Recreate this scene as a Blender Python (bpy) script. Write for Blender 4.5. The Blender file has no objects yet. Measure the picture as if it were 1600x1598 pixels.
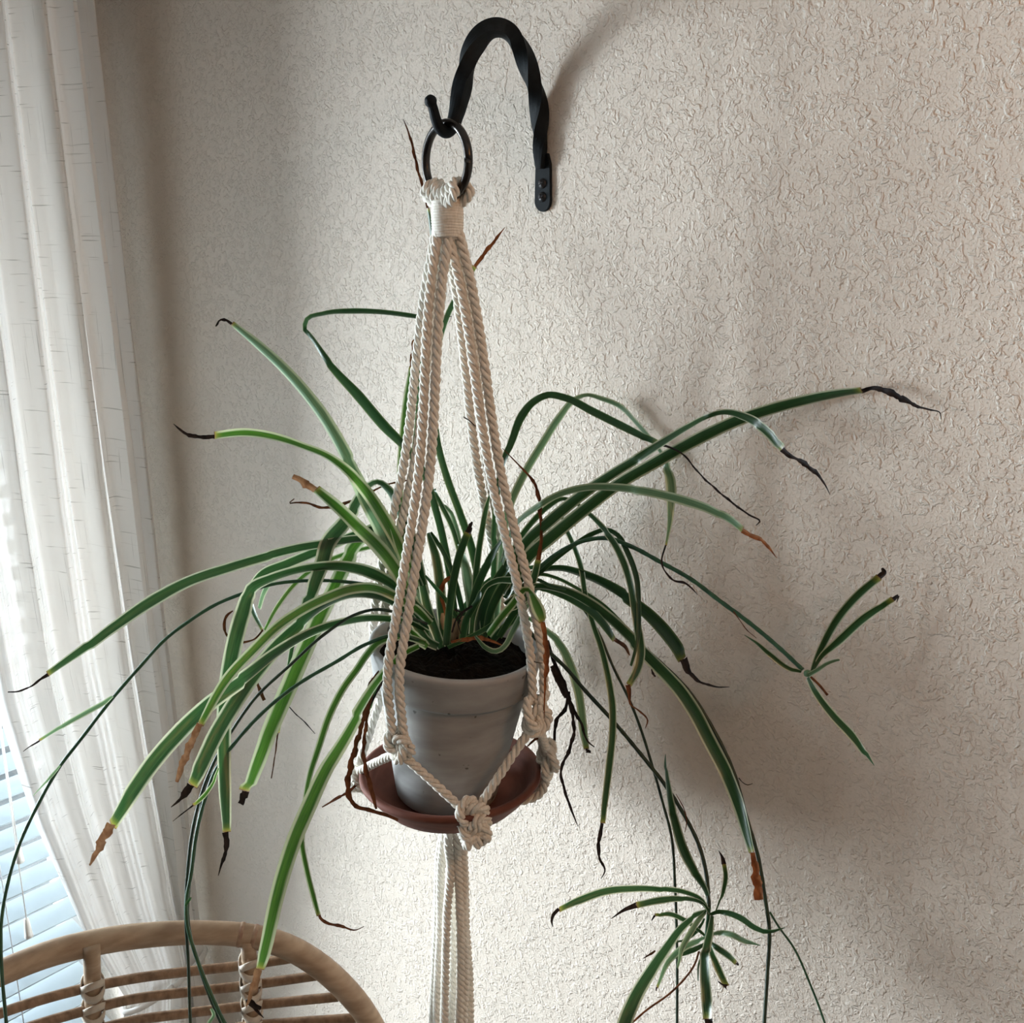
import bpy, math, random
import numpy as np
from mathutils import Vector, Matrix
random.seed(7)
SC = bpy.context.scene
COL = SC.collection

# ------------------------------------------------------------------ camera
CZ = 1.90
PITCH = math.radians(15.5)
YAW = math.radians(42)
C = Vector((0.829, -0.978, CZ))
Fh = Vector((-math.sin(YAW), math.cos(YAW), 0))
R = Vector((math.cos(YAW), math.sin(YAW), 0))
F = Fh * math.cos(PITCH) + Vector((0, 0, -math.sin(PITCH)))
D = -Fh * math.sin(PITCH) + Vector((0, 0, -math.cos(PITCH)))
cam = bpy.data.objects.new('camera', bpy.data.cameras.new('camera'))
COL.objects.link(cam)
cam.data.sensor_width = 36; cam.data.lens = 36
cam.data.clip_start = 0.02; cam.data.clip_end = 200
cam.matrix_world = Matrix(((R.x, -D.x, -F.x, C.x), (R.y, -D.y, -F.y, C.y), (R.z, -D.z, -F.z, C.z), (0, 0, 0, 1)))
SC.camera = cam

# ------------------------------------------------------------------ world, lamps, exposure
SC.view_settings.view_transform = 'Standard'
SC.view_settings.look = 'None'
SC.view_settings.gamma = 1.0
SC.view_settings.use_curve_mapping = False
SC.view_settings.exposure = 0.0
wd = bpy.data.worlds.new('daylight'); SC.world = wd; wd.use_nodes = True
wn = wd.node_tree.nodes; wn.clear()
wo = wn.new('ShaderNodeOutputWorld'); wb = wn.new('ShaderNodeBackground')
wb.inputs[0].default_value = (0.88, 0.94, 1.0, 1); wb.inputs[1].default_value = 1.9
wd.node_tree.links.new(wb.outputs[0], wo.inputs[0])

def area(name, loc, size, size_y, power, color, target, portal=False):
    l = bpy.data.lights.new(name, 'AREA'); l.shape = 'RECTANGLE'
    l.size = size; l.size_y = size_y; l.energy = power; l.color = color
    o = bpy.data.objects.new(name, l); COL.objects.link(o); o.location = loc
    o.rotation_euler = (Vector(target) - Vector(loc)).to_track_quat('-Z', 'Y').to_euler()
    if portal: l.cycles.is_portal = True
    return o
WY0, WY1, WZ0, WZ1 = -1.60, -0.15, 0.16, 2.30       # window opening in the window wall
area('window_portal', (-1.22, (WY0+WY1)/2, (WZ0+WZ1)/2), WZ1-WZ0, WY1-WY0, 1, (1, 1, 1), (0, (WY0+WY1)/2, (WZ0+WZ1)/2), True)
area('daylight', (-2.55, -1.27, 1.24), 0.95, 1.50, 420, (0.85, 0.925, 1.0), (0, -0.30, 1.35))
area("warm_bounce_fill", (1.6, -0.42, 2.5), 0.3, 0.3, 6.0, (1.0, 0.46, 0.17), (1.1, 0.0, 1.6))  # added warm lamp, stands in for room bounce on the upper right wall

# ------------------------------------------------------------------ helpers
def W(px, py, d):
    px, py, d = float(px), float(py), float(d)
    return C + d * (F + (px - 800) / 1600 * R + (py - 799) / 1600 * D)
def wall_depth(px, py):
    px, py = float(px), float(py)
    v = F + (px - 800) / 1600 * R + (py - 799) / 1600 * D
    return 0.978 / v.y if v.y > 0.05 else 99
def on_x(px, py, x):
    v = F + (px - 800) / 1600 * R + (py - 799) / 1600 * D
    return C + v * ((x - C.x) / v.x)

def nodes(name):
    m = bpy.data.materials.new(name); m.use_nodes = True
    nt = m.node_tree; b = nt.nodes['Principled BSDF']
    return m, nt, b
def N(nt, t, **kw):
    n = nt.nodes.new(t)
    for k, v in kw.items():
        if isinstance(k, str) and hasattr(n, k): setattr(n, k, v)
    return n
def ramp(nt, stops, interp='LINEAR'):
    r = nt.nodes.new('ShaderNodeValToRGB'); cr = r.color_ramp; cr.interpolation = interp
    while len(cr.elements) < len(stops): cr.elements.new(0.5)
    for e, (p, c) in zip(cr.elements, stops):
        e.position = p; e.color = c if len(c) == 4 else (*c, 1)
    return r
def g(v): return (v, v, v, 1)
def noise_mat(name, c1, c2, scale=20, rough=0.7, bump=0.0, bdist=0.001, stretch=(1, 1, 1), detail=4, spec=0.4, metallic=0):
    m, nt, b = nodes(name); L = nt.links
    tc = N(nt, 'ShaderNodeTexCoord'); mp = N(nt, 'ShaderNodeMapping'); mp.inputs['Scale'].default_value = stretch
    nz = N(nt, 'ShaderNodeTexNoise'); nz.inputs['Scale'].default_value = scale; nz.inputs['Detail'].default_value = detail
    L.new(tc.outputs['Object'], mp.inputs[0]); L.new(mp.outputs[0], nz.inputs['Vector'])
    r = ramp(nt, [(0.3, c1), (0.7, c2)]); L.new(nz.outputs['Fac'], r.inputs[0]); L.new(r.outputs[0], b.inputs['Base Color'])
    b.inputs['Roughness'].default_value = rough; b.inputs['Specular IOR Level'].default_value = spec; b.inputs['Metallic'].default_value = metallic
    if bump:
        bp = N(nt, 'ShaderNodeBump'); bp.inputs['Strength'].default_value = bump; bp.inputs['Distance'].default_value = bdist
        L.new(nz.outputs['Fac'], bp.inputs['Height']); L.new(bp.outputs[0], b.inputs['Normal'])
    return m

def mk(name, verts, faces, mat, parent=None, org=None, smooth=True, uv=None, mats=None, fm=None, kind=None, tip=None):
    org = org if org is not None else (parent['_o'] if parent is not None and '_o' in parent else (0, 0, 0))
    org = Vector(org)
    me = bpy.data.meshes.new(name)
    me.from_pydata([tuple(Vector(v) - org) for v in verts], [], faces)
    if smooth: me.polygons.foreach_set('use_smooth', [True] * len(me.polygons))
    for m in (mats or [mat]): me.materials.append(m)
    if fm: me.polygons.foreach_set('material_index', fm)
    if uv:
        ul = me.uv_layers.new(name='UVMap')
        for lp in me.loops: ul.data[lp.index].uv = uv[lp.vertex_index]
    if tip is not None:
        a_ = me.attributes.new('tip', 'FLOAT', 'POINT'); a_.data.foreach_set('value', list(tip) + [0.0] * (len(me.vertices) - len(tip)))
    me.update()
    o = bpy.data.objects.new(name, me); COL.objects.link(o)
    if parent is not None:
        o.parent = parent; o['_o'] = tuple(org)
    else:
        o.location = org
    if kind: o['kind'] = kind
    return o
ALLT = []
def thing(name, label, cat, loc, group=None):
    o = bpy.data.objects.new(name, None); COL.objects.link(o); o.location = loc; o.empty_display_size = 0.05
    o['label'] = label; o['category'] = cat; o['_o'] = tuple(loc)
    if group: o['group'] = group
    ALLT.append(o)
    return o
def part_empty(name, parent):
    o = bpy.data.objects.new(name, None); COL.objects.link(o); o.parent = parent; o['_o'] = tuple(parent['_o']); return o

def catmull(P, n):
    """resample rows of P (k x dims) to n points, centripetal-ish, by chord length"""
    P = np.array(P, float)
    if len(P) == 2:
        t = np.linspace(0, 1, n)[:, None]; return P[0] * (1 - t) + P[1] * t
    seg = np.maximum(np.linalg.norm(np.diff(P[:, :3] if P.shape[1] > 2 else P, axis=0), axis=1), 1e-9)
    T = np.concatenate([[0], np.cumsum(seg)])
    m = np.zeros_like(P)
    for i in range(1, len(P) - 1):
        a = (P[i] - P[i-1]) / seg[i-1]; b = (P[i+1] - P[i]) / seg[i]
        m[i] = (a * seg[i] + b * seg[i-1]) / (seg[i] + seg[i-1])
    m[0] = (P[1] - P[0]) / seg[0]; m[-1] = (P[-1] - P[-2]) / seg[-1]
    out = []
    for t in np.linspace(0, T[-1], n):
        i = min(max(np.searchsorted(T, t) - 1, 0), len(seg) - 1); h = seg[i]; s = (t - T[i]) / h
        out.append((2*s**3-3*s**2+1)*P[i] + (s**3-2*s**2+s)*h*m[i] + (-2*s**3+3*s**2)*P[i+1] + (s**3-s**2)*h*m[i+1])
    return np.array(out)

def frames(P):
    P = np.array(P, float)
    T = np.gradient(P, axis=0); T /= np.maximum(np.linalg.norm(T, axis=1), 1e-12)[:, None]
    u = np.cross(T[0], [0, 0, 1.0])
    if np.linalg.norm(u) < 0.1: u = np.cross(T[0], [1.0, 0, 0])
    u /= np.linalg.norm(u); U = [u]
    for i in range(1, len(P)):
        u = U[-1] - T[i] * np.dot(U[-1], T[i]); u /= np.linalg.norm(u); U.append(u)
    U = np.array(U); V = np.cross(T, U)
    return T, U, V
def tube_geo(P, r, sides=8, caps=True, base=0):
    P = np.array(P, float); n = len(P)
    rr = np.full(n, r) if np.isscalar(r) else np.array(r)
    T, U, V = frames(P)
    vs, fs = [], []
    for i in range(n):
        for k in range(sides):
            a = 2 * math.pi * k / sides
            vs.append(P[i] + rr[i] * (math.cos(a) * U[i] + math.sin(a) * V[i]))
    for i in range(n - 1):
        for k in range(sides):
            a = base + i * sides + k; b = base + i * sides + (k + 1) % sides
            fs.append((a, b, b + sides, a + sides))
    if caps:
        fs.append(tuple(base + k for k in range(sides))[::-1]); fs.append(tuple(base + (n - 1) * sides + k for k in range(sides)))
    return vs, fs
def tube(name, P, r, mat, parent=None, sides=8, n=None, **k):
    if n: P = catmull(P, n)
    v, f = tube_geo(P, r, sides); return mk(name, v, f, mat, parent, **k)
def join(parts):
    V, Fc = [], []
    for v, f in parts:
        b = len(V); V += [tuple(x) for x in v]; Fc += [tuple(i + b for i in q) for q in f]
    return V, Fc
def box_geo(x0, x1, y0, y1, z0, z1):
    v = [(x, y, z) for x in (x0, x1) for y in (y0, y1) for z in (z0, z1)]
    f = [(0, 1, 3, 2), (4, 6, 7, 5), (0, 4, 5, 1), (2, 3, 7, 6), (0, 2, 6, 4), (1, 5, 7, 3)]
    return v, f
def bevel(o, w, s=2):
    m = o.modifiers.new('bevel', 'BEVEL'); m.width = w; m.segments = s; m.limit_method = 'ANGLE'
    return o
def rope_geo(P, r, pitch=0.030, hand=1, phase=0, per=11, sides=7):
    P = np.array(P, float)
    L = np.concatenate([[0], np.cumsum(np.linalg.norm(np.diff(P, axis=0), axis=1))])
    n = max(8, int(L[-1] / pitch * per))
    Q = catmull(P, n) if len(P) < n else P
    L = np.concatenate([[0], np.cumsum(np.linalg.norm(np.diff(Q, axis=0), axis=1))])
    T, U, V = frames(Q)
    parts = []
    rj = 1 + 0.05 * np.sin(L * 140 + phase * 3) + 0.03 * np.sin(L * 417 + phase)
    for s in range(3):
        a = hand * 2 * math.pi * L / pitch + phase + s * 2 * math.pi / 3
        S = Q + (0.56 * r * rj)[:, None] * (np.cos(a)[:, None] * U + np.sin(a)[:, None] * V)
        parts.append(tube_geo(S, 0.50 * r, sides))
    return join(parts)
def lathe(profile, center, seg=72, axis=None):
    """profile list of (r,z), closed ends left to the profile"""
    ax = Vector(axis) if axis is not None else Vector((0, 0, 1)); ax.normalize()
    q = Vector((0, 0, 1)).rotation_difference(ax)
    vs, fs = [], []
    for (r, z) in profile:
        for k in range(seg):
            a = 2 * math.pi * k / seg
            vs.append(Vector(center) + q @ Vector((r * math.cos(a), r * math.sin(a), z)))
    for i in range(len(profile) - 1):
        for k in range(seg):
            a = i * seg + k; b = i * seg + (k + 1) % seg
            fs.append((a, b, b + seg, a + seg))
    return vs, fs

# ------------------------------------------------------------------ materials
def wall_material():
    m, nt, b = nodes('painted_knockdown_plaster'); L = nt.links
    tc = N(nt, 'ShaderNodeTexCoord')
    n0 = N(nt, 'ShaderNodeTexNoise'); n0.inputs['Scale'].default_value = 60; n0.inputs['Detail'].default_value = 2
    L.new(tc.outputs['Object'], n0.inputs['Vector'])
    mix = N(nt, 'ShaderNodeVectorMath', operation='MULTIPLY_ADD')
    L.new(n0.outputs['Color'], mix.inputs[0]); mix.inputs[1].default_value = (0.012, 0.012, 0.012); L.new(tc.outputs['Object'], mix.inputs[2])
    n1 = N(nt, 'ShaderNodeTexNoise'); n1.inputs['Scale'].default_value = 82; n1.inputs['Detail'].default_value = 2.5; n1.inputs['Roughness'].default_value = 0.5
    n1.inputs['Distortion'].default_value = 0.6
    L.new(mix.outputs[0], n1.inputs['Vector'])
    r1 = ramp(nt, [(0.45, g(0)), (0.53, g(0.85)), (0.75, g(1))]); L.new(n1.outputs['Fac'], r1.inputs[0])
    n2 = N(nt, 'ShaderNodeTexNoise'); n2.inputs['Scale'].default_value = 330; n2.inputs['Detail'].default_value = 3
    L.new(tc.outputs['Object'], n2.inputs['Vector'])
    r2 = ramp(nt, [(0.5, g(0)), (0.62, g(1))]); L.new(n2.outputs['Fac'], r2.inputs[0])
    n3 = N(nt, 'ShaderNodeTexNoise'); n3.inputs['Scale'].default_value = 120; n3.inputs['Detail'].default_value = 3; n3.inputs['Distortion'].default_value = 1.0
    L.new(tc.outputs['Object'], n3.inputs['Vector'])
    r3 = ramp(nt, [(0.47, g(0.15)), (0.53, g(1))]); L.new(n3.outputs['Fac'], r3.inputs[0])
    mm = N(nt, 'ShaderNodeMath', operation='MULTIPLY'); L.new(r1.outputs[0], mm.inputs[0]); L.new(r3.outputs[0], mm.inputs[1])
    ad = N(nt, 'ShaderNodeMath', operation='MULTIPLY_ADD'); L.new(r2.outputs[0], ad.inputs[0]); ad.inputs[1].default_value = 0.25; L.new(mm.outputs[0], ad.inputs[2])
    bp = N(nt, 'ShaderNodeBump'); bp.inputs["Strength"].default_value = 1.0; bp.inputs["Distance"].default_value = 0.0011
    L.new(ad.outputs[0], bp.inputs['Height']); L.new(bp.outputs[0], b.inputs['Normal'])
    b.inputs['Base Color'].default_value = (0.735, 0.65, 0.56, 1)
    b.inputs['Roughness'].default_value = 0.62; b.inputs['Specular IOR Level'].default_value = 0.25
    return m
M_wall = wall_material()
M_ceil = noise_mat('ceiling_paint', (0.75, 0.73, 0.7), (0.8, 0.78, 0.75), 80, 0.9, 0.3, 0.001)
M_floor = noise_mat('floor_wood', (0.09, 0.07, 0.055), (0.17, 0.13, 0.10), 6, 0.45, stretch=(1, 14, 1))
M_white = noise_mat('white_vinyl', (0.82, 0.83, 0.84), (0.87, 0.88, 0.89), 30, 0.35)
M_iron = noise_mat('black_forged_iron', (0.003, 0.005, 0.0065), (0.008, 0.012, 0.015), 90, 0.68, 0.35, 0.0006, spec=0.16)
M_ring = noise_mat('dark_metal_ring', (0.035, 0.032, 0.03), (0.07, 0.064, 0.06), 60, 0.24, metallic=0.85)
M_pot = None
def pot_material():
    m, nt, b = nodes('grey_clay_pot'); L = nt.links
    tc = N(nt, 'ShaderNodeTexCoord'); mp = N(nt, 'ShaderNodeMapping'); mp.inputs['Scale'].default_value = (1, 1, 3.5)
    nz = N(nt, 'ShaderNodeTexNoise'); nz.inputs['Scale'].default_value = 16; nz.inputs['Detail'].default_value = 6
    L.new(tc.outputs['Object'], mp.inputs[0]); L.new(mp.outputs[0], nz.inputs['Vector'])
    r = ramp(nt, [(0.25, (0.26, 0.255, 0.245)), (0.5, (0.33, 0.325, 0.315)), (0.75, (0.40, 0.398, 0.39))]); L.new(nz.outputs['Fac'], r.inputs[0])
    sp = N(nt, 'ShaderNodeTexNoise'); sp.inputs['Scale'].default_value = 70; sp.inputs['Detail'].default_value = 2; L.new(tc.outputs['Object'], sp.inputs['Vector'])
    r2 = ramp(nt, [(0.27, g(0.25)), (0.31, g(1))]); L.new(sp.outputs['Fac'], r2.inputs[0])
    mx = N(nt, 'ShaderNodeMix', data_type='RGBA', blend_type='MULTIPLY'); mx.inputs['Factor'].default_value = 0.8
    L.new(r.outputs[0], mx.inputs['A']); L.new(r2.outputs[0], mx.inputs['B']); L.new(mx.outputs['Result'], b.inputs['Base Color'])
    b.inputs['Roughness'].default_value = 0.75; b.inputs['Specular IOR Level'].default_value = 0.25
    bp = N(nt, 'ShaderNodeBump'); bp.inputs['Strength'].default_value = 0.15; bp.inputs['Distance'].default_value = 0.0005
    L.new(nz.outputs['Fac'], bp.inputs['Height']); L.new(bp.outputs[0], b.inputs['Normal'])
    return m
M_pot = pot_material()
M_clay = noise_mat('terracotta', (0.105, 0.036, 0.024), (0.17, 0.062, 0.042), 22, 0.75, 0.35, 0.0006, (1, 1, 5), spec=0.25)
M_soil = noise_mat('potting_soil', (0.002, 0.0018, 0.0016), (0.010, 0.008, 0.006), 140, 0.95, 1.0, 0.004, spec=0.1)
M_cotton = noise_mat('cotton_cord', (0.67, 0.625, 0.545), (0.85, 0.81, 0.74), 420, 0.92, 0.6, 0.0006, (1, 1, 0.35), 3, spec=0.1)
M_rattan = noise_mat('rattan_cane', (0.26, 0.17, 0.105), (0.44, 0.32, 0.215), 26, 0.5, 0.25, 0.0006, (1, 1, 4), 6)
M_rattan_d = noise_mat('thin_rattan', (0.16, 0.095, 0.055), (0.32, 0.21, 0.13), 40, 0.5, 0.25, 0.0006, (3, 3, 1), 5)
M_peel = noise_mat('rattan_peel', (0.42, 0.36, 0.29), (0.60, 0.53, 0.44), 90, 0.6, 0.3, 0.0005)
M_node = noise_mat('rattan_node', (0.24, 0.13, 0.085), (0.36, 0.25, 0.165), 150, 0.6)

def leaf_material(name, dark, mid, edge, lo=0.335, hi=0.42):
    m, nt, b = nodes(name); L = nt.links
    uvn = N(nt, 'ShaderNodeUVMap'); uvn.uv_map = 'UVMap'; sx = N(nt, 'ShaderNodeSeparateXYZ'); L.new(uvn.outputs[0], sx.inputs[0])
    mp = N(nt, 'ShaderNodeMapping'); mp.inputs['Scale'].default_value = (13, 3.0, 1); L.new(uvn.outputs[0], mp.inputs[0])
    oi = N(nt, 'ShaderNodeObjectInfo'); addv = N(nt, 'ShaderNodeVectorMath', operation='ADD'); cx = N(nt, 'ShaderNodeCombineXYZ')
    ml = N(nt, 'ShaderNodeMath', operation='MULTIPLY'); L.new(oi.outputs['Random'], ml.inputs[0]); ml.inputs[1].default_value = 50; L.new(ml.outputs[0], cx.inputs[2])
    L.new(mp.outputs[0], addv.inputs[0]); L.new(cx.outputs[0], addv.inputs[1])
    nz = N(nt, 'ShaderNodeTexNoise'); nz.inputs['Scale'].default_value = 1.0; nz.inputs['Detail'].default_value = 3; L.new(addv.outputs[0], nz.inputs['Vector'])
    s = N(nt, 'ShaderNodeMath', operation='SUBTRACT'); L.new(sx.outputs[0], s.inputs[0]); s.inputs[1].default_value = 0.5
    a = N(nt, 'ShaderNodeMath', operation='ABSOLUTE'); L.new(s.outputs[0], a.inputs[0])
    j = N(nt, 'ShaderNodeMath', operation='MULTIPLY_ADD'); L.new(nz.outputs['Fac'], j.inputs[0]); j.inputs[1].default_value = 0.10; L.new(a.outputs[0], j.inputs[2])
    jr = ramp(nt, [(lo + 0.05, g(0)), (hi + 0.05, g(1))]); L.new(j.outputs[0], jr.inputs[0])
    cr = ramp(nt, [(0.25, dark), (0.75, mid)]); L.new(nz.outputs['Fac'], cr.inputs[0])
    mx = N(nt, 'ShaderNodeMix', data_type='RGBA'); L.new(jr.outputs[0], mx.inputs['Factor']); L.new(cr.outputs[0], mx.inputs['A']); mx.inputs['B'].default_value = (*edge, 1)
    at_ = N(nt, 'ShaderNodeAttribute'); at_.attribute_name = 'tip'
    tr0 = ramp(nt, [(0.0, g(0)), (0.55, g(0.75)), (0.85, g(1))]); L.new(at_.outputs['Fac'], tr0.inputs[0])
    tc0 = ramp(nt, [(0.5, (0.25, 0.31, 0.05)), (0.86, (0.33, 0.28, 0.08)), (0.97, (0.14, 0.05, 0.02))]); L.new(at_.outputs['Fac'], tc0.inputs[0])
    my = N(nt, 'ShaderNodeMix', data_type='RGBA'); L.new(tr0.outputs[0], my.inputs['Factor']); L.new(mx.outputs['Result'], my.inputs['A']); L.new(tc0.outputs[0], my.inputs['B'])
    hs = N(nt, 'ShaderNodeHueSaturation'); L.new(my.outputs['Result'], hs.inputs['Color'])
    v = N(nt, 'ShaderNodeMapRange'); L.new(oi.outputs['Random'], v.inputs['Value']); v.inputs['To Min'].default_value = 0.62; v.inputs['To Max'].default_value = 1.02; L.new(v.outputs[0], hs.inputs['Value'])
    L.new(hs.outputs[0], b.inputs['Base Color']); b.inputs['Roughness'].default_value = 0.34; b.inputs['Specular IOR Level'].default_value = 0.5
    tr = N(nt, 'ShaderNodeBsdfTranslucent')
    h2 = N(nt, 'ShaderNodeHueSaturation'); h2.inputs['Saturation'].default_value = 1.05; h2.inputs['Value'].default_value = 1.4; h2.inputs['Hue'].default_value = 0.485
    L.new(hs.outputs[0], h2.inputs['Color']); L.new(h2.outputs[0], tr.inputs['Color'])
    ms = N(nt, 'ShaderNodeMixShader'); ms.inputs[0].default_value = 0.24
    L.new(b.outputs[0], ms.inputs[1]); L.new(tr.outputs[0], ms.inputs[2]); L.new(ms.outputs[0], nt.nodes['Material Output'].inputs[0])
    bp = N(nt, 'ShaderNodeBump'); bp.inputs['Strength'].default_value = 0.25; bp.inputs['Distance'].default_value = 0.0005
    L.new(nz.outputs['Fac'], bp.inputs['Height']); L.new(bp.outputs[0], b.inputs['Normal'])
    return m
LM = {
    'g': leaf_material('variegated_leaf', (0.014, 0.058, 0.020), (0.036, 0.115, 0.032), (0.54, 0.60, 0.42)),
    'b': leaf_material('bright_variegated_leaf', (0.028, 0.12, 0.02), (0.08, 0.235, 0.03), (0.52, 0.60, 0.38), 0.26, 0.36),
    'd': leaf_material('dark_green_leaf', (0.012, 0.05, 0.022), (0.03, 0.10, 0.03), (0.15, 0.24, 0.10), 0.37, 0.44),
    'p': leaf_material('pale_leaf', (0.08, 0.19, 0.09), (0.19, 0.33, 0.17), (0.50, 0.60, 0.40), 0.28, 0.38),
}
def dry_mat(name, c1, c2, rough=0.7):
    m = noise_mat(name, c1, c2, 130, rough, 0.6, 0.0008, (1, 1, 0.4), 4, spec=0.2)
    return m
DM = {
    'k': dry_mat('blackened_tip', (0.008, 0.007, 0.008), (0.04, 0.03, 0.028)),
    'n': dry_mat('brown_dry_leaf', (0.05, 0.018, 0.008), (0.20, 0.075, 0.03)),
    'o': dry_mat('orange_dry_leaf', (0.12, 0.035, 0.012), (0.36, 0.14, 0.05)),
    't': dry_mat('tan_dry_leaf', (0.30, 0.17, 0.09), (0.62, 0.45, 0.29)),
}
M_runner = noise_mat('runner_stem', (0.012, 0.055, 0.03), (0.03, 0.10, 0.045), 60, 0.4)
M_runner_dark = noise_mat('dark_runner_stem', (0.008, 0.02, 0.012), (0.02, 0.045, 0.022), 60, 0.4)
M_yel = noise_mat('yellowed_band', (0.35, 0.38, 0.05), (0.5, 0.5, 0.1), 100, 0.5)

# ------------------------------------------------------------------ the room
XW, XE, YS, ZC = -1.04, 3.9, -4.2, 2.62
def struct(name, v, f, mat, smooth=False):
    o = mk(name, v, f, mat, smooth=smooth); o['kind'] = 'structure'; return o
struct('wall_back', *box_geo(XW - 0.25, XE + 0.1, 0, 0.12, 0, ZC), M_wall)
struct('wall_right', *box_geo(XE, XE + 0.1, YS, 0, 0, ZC), M_wall)
struct('wall_front', *box_geo(XW - 0.25, XE + 0.1, YS - 0.1, YS, 0, ZC), M_wall)
struct('wall_left', *join([box_geo(XW - 0.22, XW, YS, WY0, 0, ZC), box_geo(XW - 0.22, XW, WY1, 0, 0, ZC),
                           box_geo(XW - 0.22, XW, WY0, WY1, 0, WZ0), box_geo(XW - 0.22, XW, WY0, WY1, WZ1, ZC)]), M_wall)
struct('floor', *box_geo(XW - 0.25, XE + 0.1, YS - 0.1, 0.12, -0.1, 0), M_floor)
struct('ceiling', *box_geo(XW - 0.25, XE + 0.1, YS - 0.1, 0.12, ZC, ZC + 0.1), M_ceil)
struct('baseboard_back', *box_geo(XW, XE, -0.014, 0, 0, 0.09), M_white)
struct('baseboard_left', *box_geo(XW, XW + 0.014, YS, -0.014, 0, 0.09), M_white)

# window: frame with a mullion, panes, sill
wf = struct('window_1', *join([box_geo(-1.25, -1.19, WY0, WY1, WZ0, WZ0 + 0.05), box_geo(-1.25, -1.19, WY0, WY1, WZ1 - 0.05, WZ1),
                               box_geo(-1.25, -1.19, WY0, WY0 + 0.05, WZ0 + 0.05, WZ1 - 0.05), box_geo(-1.25, -1.19, WY1 - 0.05, WY1, WZ0 + 0.05, WZ1 - 0.05),
                               box_geo(-1.245, -1.195, -0.84, -0.79, WZ0 + 0.05, WZ1 - 0.05)]), M_white)
def glass_mat():
    m = bpy.data.materials.new('window_glass'); m.use_nodes = True; nt = m.node_tree; nt.nodes.clear()
    o = nt.nodes.new('ShaderNodeOutputMaterial'); t = nt.nodes.new('ShaderNodeBsdfTransparent'); t.inputs[0].default_value = (0.96, 0.98, 0.98, 1)
    gl = nt.nodes.new('ShaderNodeBsdfGlossy'); gl.inputs['Roughness'].default_value = 0.02
    fr = nt.nodes.new('ShaderNodeFresnel'); fr.inputs[0].default_value = 1.45
    ms = nt.nodes.new('ShaderNodeMixShader'); nt.links.new(fr.outputs[0], ms.inputs[0]); nt.links.new(t.outputs[0], ms.inputs[1]); nt.links.new(gl.outputs[0], ms.inputs[2])
    nt.links.new(ms.outputs[0], o.inputs[0]); return m
M_glass = glass_mat()
for y0, y1 in ((WY0 + 0.05, -0.84), (-0.79, WY1 - 0.05)):
    mk('pane', *box_geo(-1.222, -1.218, y0, y1, WZ0 + 0.05, WZ1 - 0.05), M_glass, wf, smooth=False)
bevel(mk('sill', *box_geo(-1.19, -1.015, WY0 - 0.03, WY1 + 0.03, WZ0 - 0.025, WZ0 + 0.002), M_white, wf, smooth=False), 0.004)

# outside: pale paving and a low pink wall across the yard
M_pave = noise_mat('pale_paving', (0.10, 0.11, 0.115), (0.15, 0.16, 0.165), 3, 0.9)
M_pink = noise_mat('pink_render', (0.30, 0.15, 0.14), (0.36, 0.19, 0.18), 8, 0.9)
struct('ground_outside', *box_geo(-30, XW - 0.25, -16, 16, -0.35, -0.25), M_pave)
gw = thing('garden_wall', 'low pink garden wall outside, glimpsed between the blind slats', 'wall', (-4.2, -2.0, -0.25))
gw['kind'] = 'structure'
mk('wall_body', *box_geo(-4.4, -4.2, -8, 6, -0.25, 0.0), M_pink, gw, smooth=False)
mk('coping', *box_geo(-4.45, -4.15, -8, 6, 0.0, 0.05), M_white, gw, smooth=False)

# ------------------------------------------------------------------ blind
bl = thing('window_blind', 'white horizontal slat blind in the window behind the curtain', 'blind', (-1.09, (WY0 + WY1) / 2, WZ1))
ys0, ys1 = WY0 + 0.012, -0.215
mk('headrail', *box_geo(-1.125, -1.06, ys0, ys1, WZ1 - 0.05, WZ1 - 0.002), M_white, bl, smooth=False)
tilt = math.radians(-6)
zc = WZ1 - 0.075; slat_me = None; slats_z = []
while zc > WZ0 + 0.05:
    slats_z.append(zc); zc -= 0.053
def slat_geo(z):
    v, f = [], []
    K = 6
    for yy in (ys0, ys1):
        for top in (0, 1):
            for k in range(K + 1):
                s = (k / K - 0.5) * 0.06
                arch = 0.0016 * (1 - (2 * k / K - 1) ** 2)
                v.append((-1.09 + s * math.cos(tilt), yy, z + s * math.sin(tilt) + arch + top * 0.0028))
    n = K + 1
    for k in range(K):
        f.append((k, k + 1, 2 * n + k + 1, 2 * n + k)); f.append((n + k, 3 * n + k, 3 * n + k + 1, n + k + 1))
        f.append((k, n + k, n + k + 1, k + 1)); f.append((2 * n + k, 2 * n + k + 1, 3 * n + k + 1, 3 * n + k))
    f.append((0, 2 * n, 3 * n, n)); f.append((K, n + K, 3 * n + K, 2 * n + K))
    return v, f
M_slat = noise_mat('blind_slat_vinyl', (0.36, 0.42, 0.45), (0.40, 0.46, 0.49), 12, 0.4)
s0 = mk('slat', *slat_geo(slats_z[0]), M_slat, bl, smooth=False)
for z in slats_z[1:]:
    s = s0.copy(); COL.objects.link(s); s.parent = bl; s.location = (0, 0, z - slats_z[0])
mk('bottom_rail', *box_geo(-1.115, -1.065, ys0, ys1, WZ0 + 0.012, WZ0 + 0.03), M_white, bl, smooth=False)
for yy in (-0.36, -0.80, -1.30, -1.78):
    for xx in (-1.121, -1.059):
        tube('ladder_cord', [(xx, yy, WZ1 - 0.05), (xx, yy, WZ0 + 0.03)], 0.0011, M_white, bl, 5)
def tassel(top):
    pr = [(0.0015, 0), (0.004, -0.002), (0.0055, -0.012), (0.0075, -0.035), (0.0085, -0.043), (0.0, -0.044)]
    v, f = lathe(pr, top, 14); return v, f
M_tassel = noise_mat('cord_tassel', (0.74, 0.72, 0.68), (0.8, 0.78, 0.74), 40, 0.5)
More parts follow.
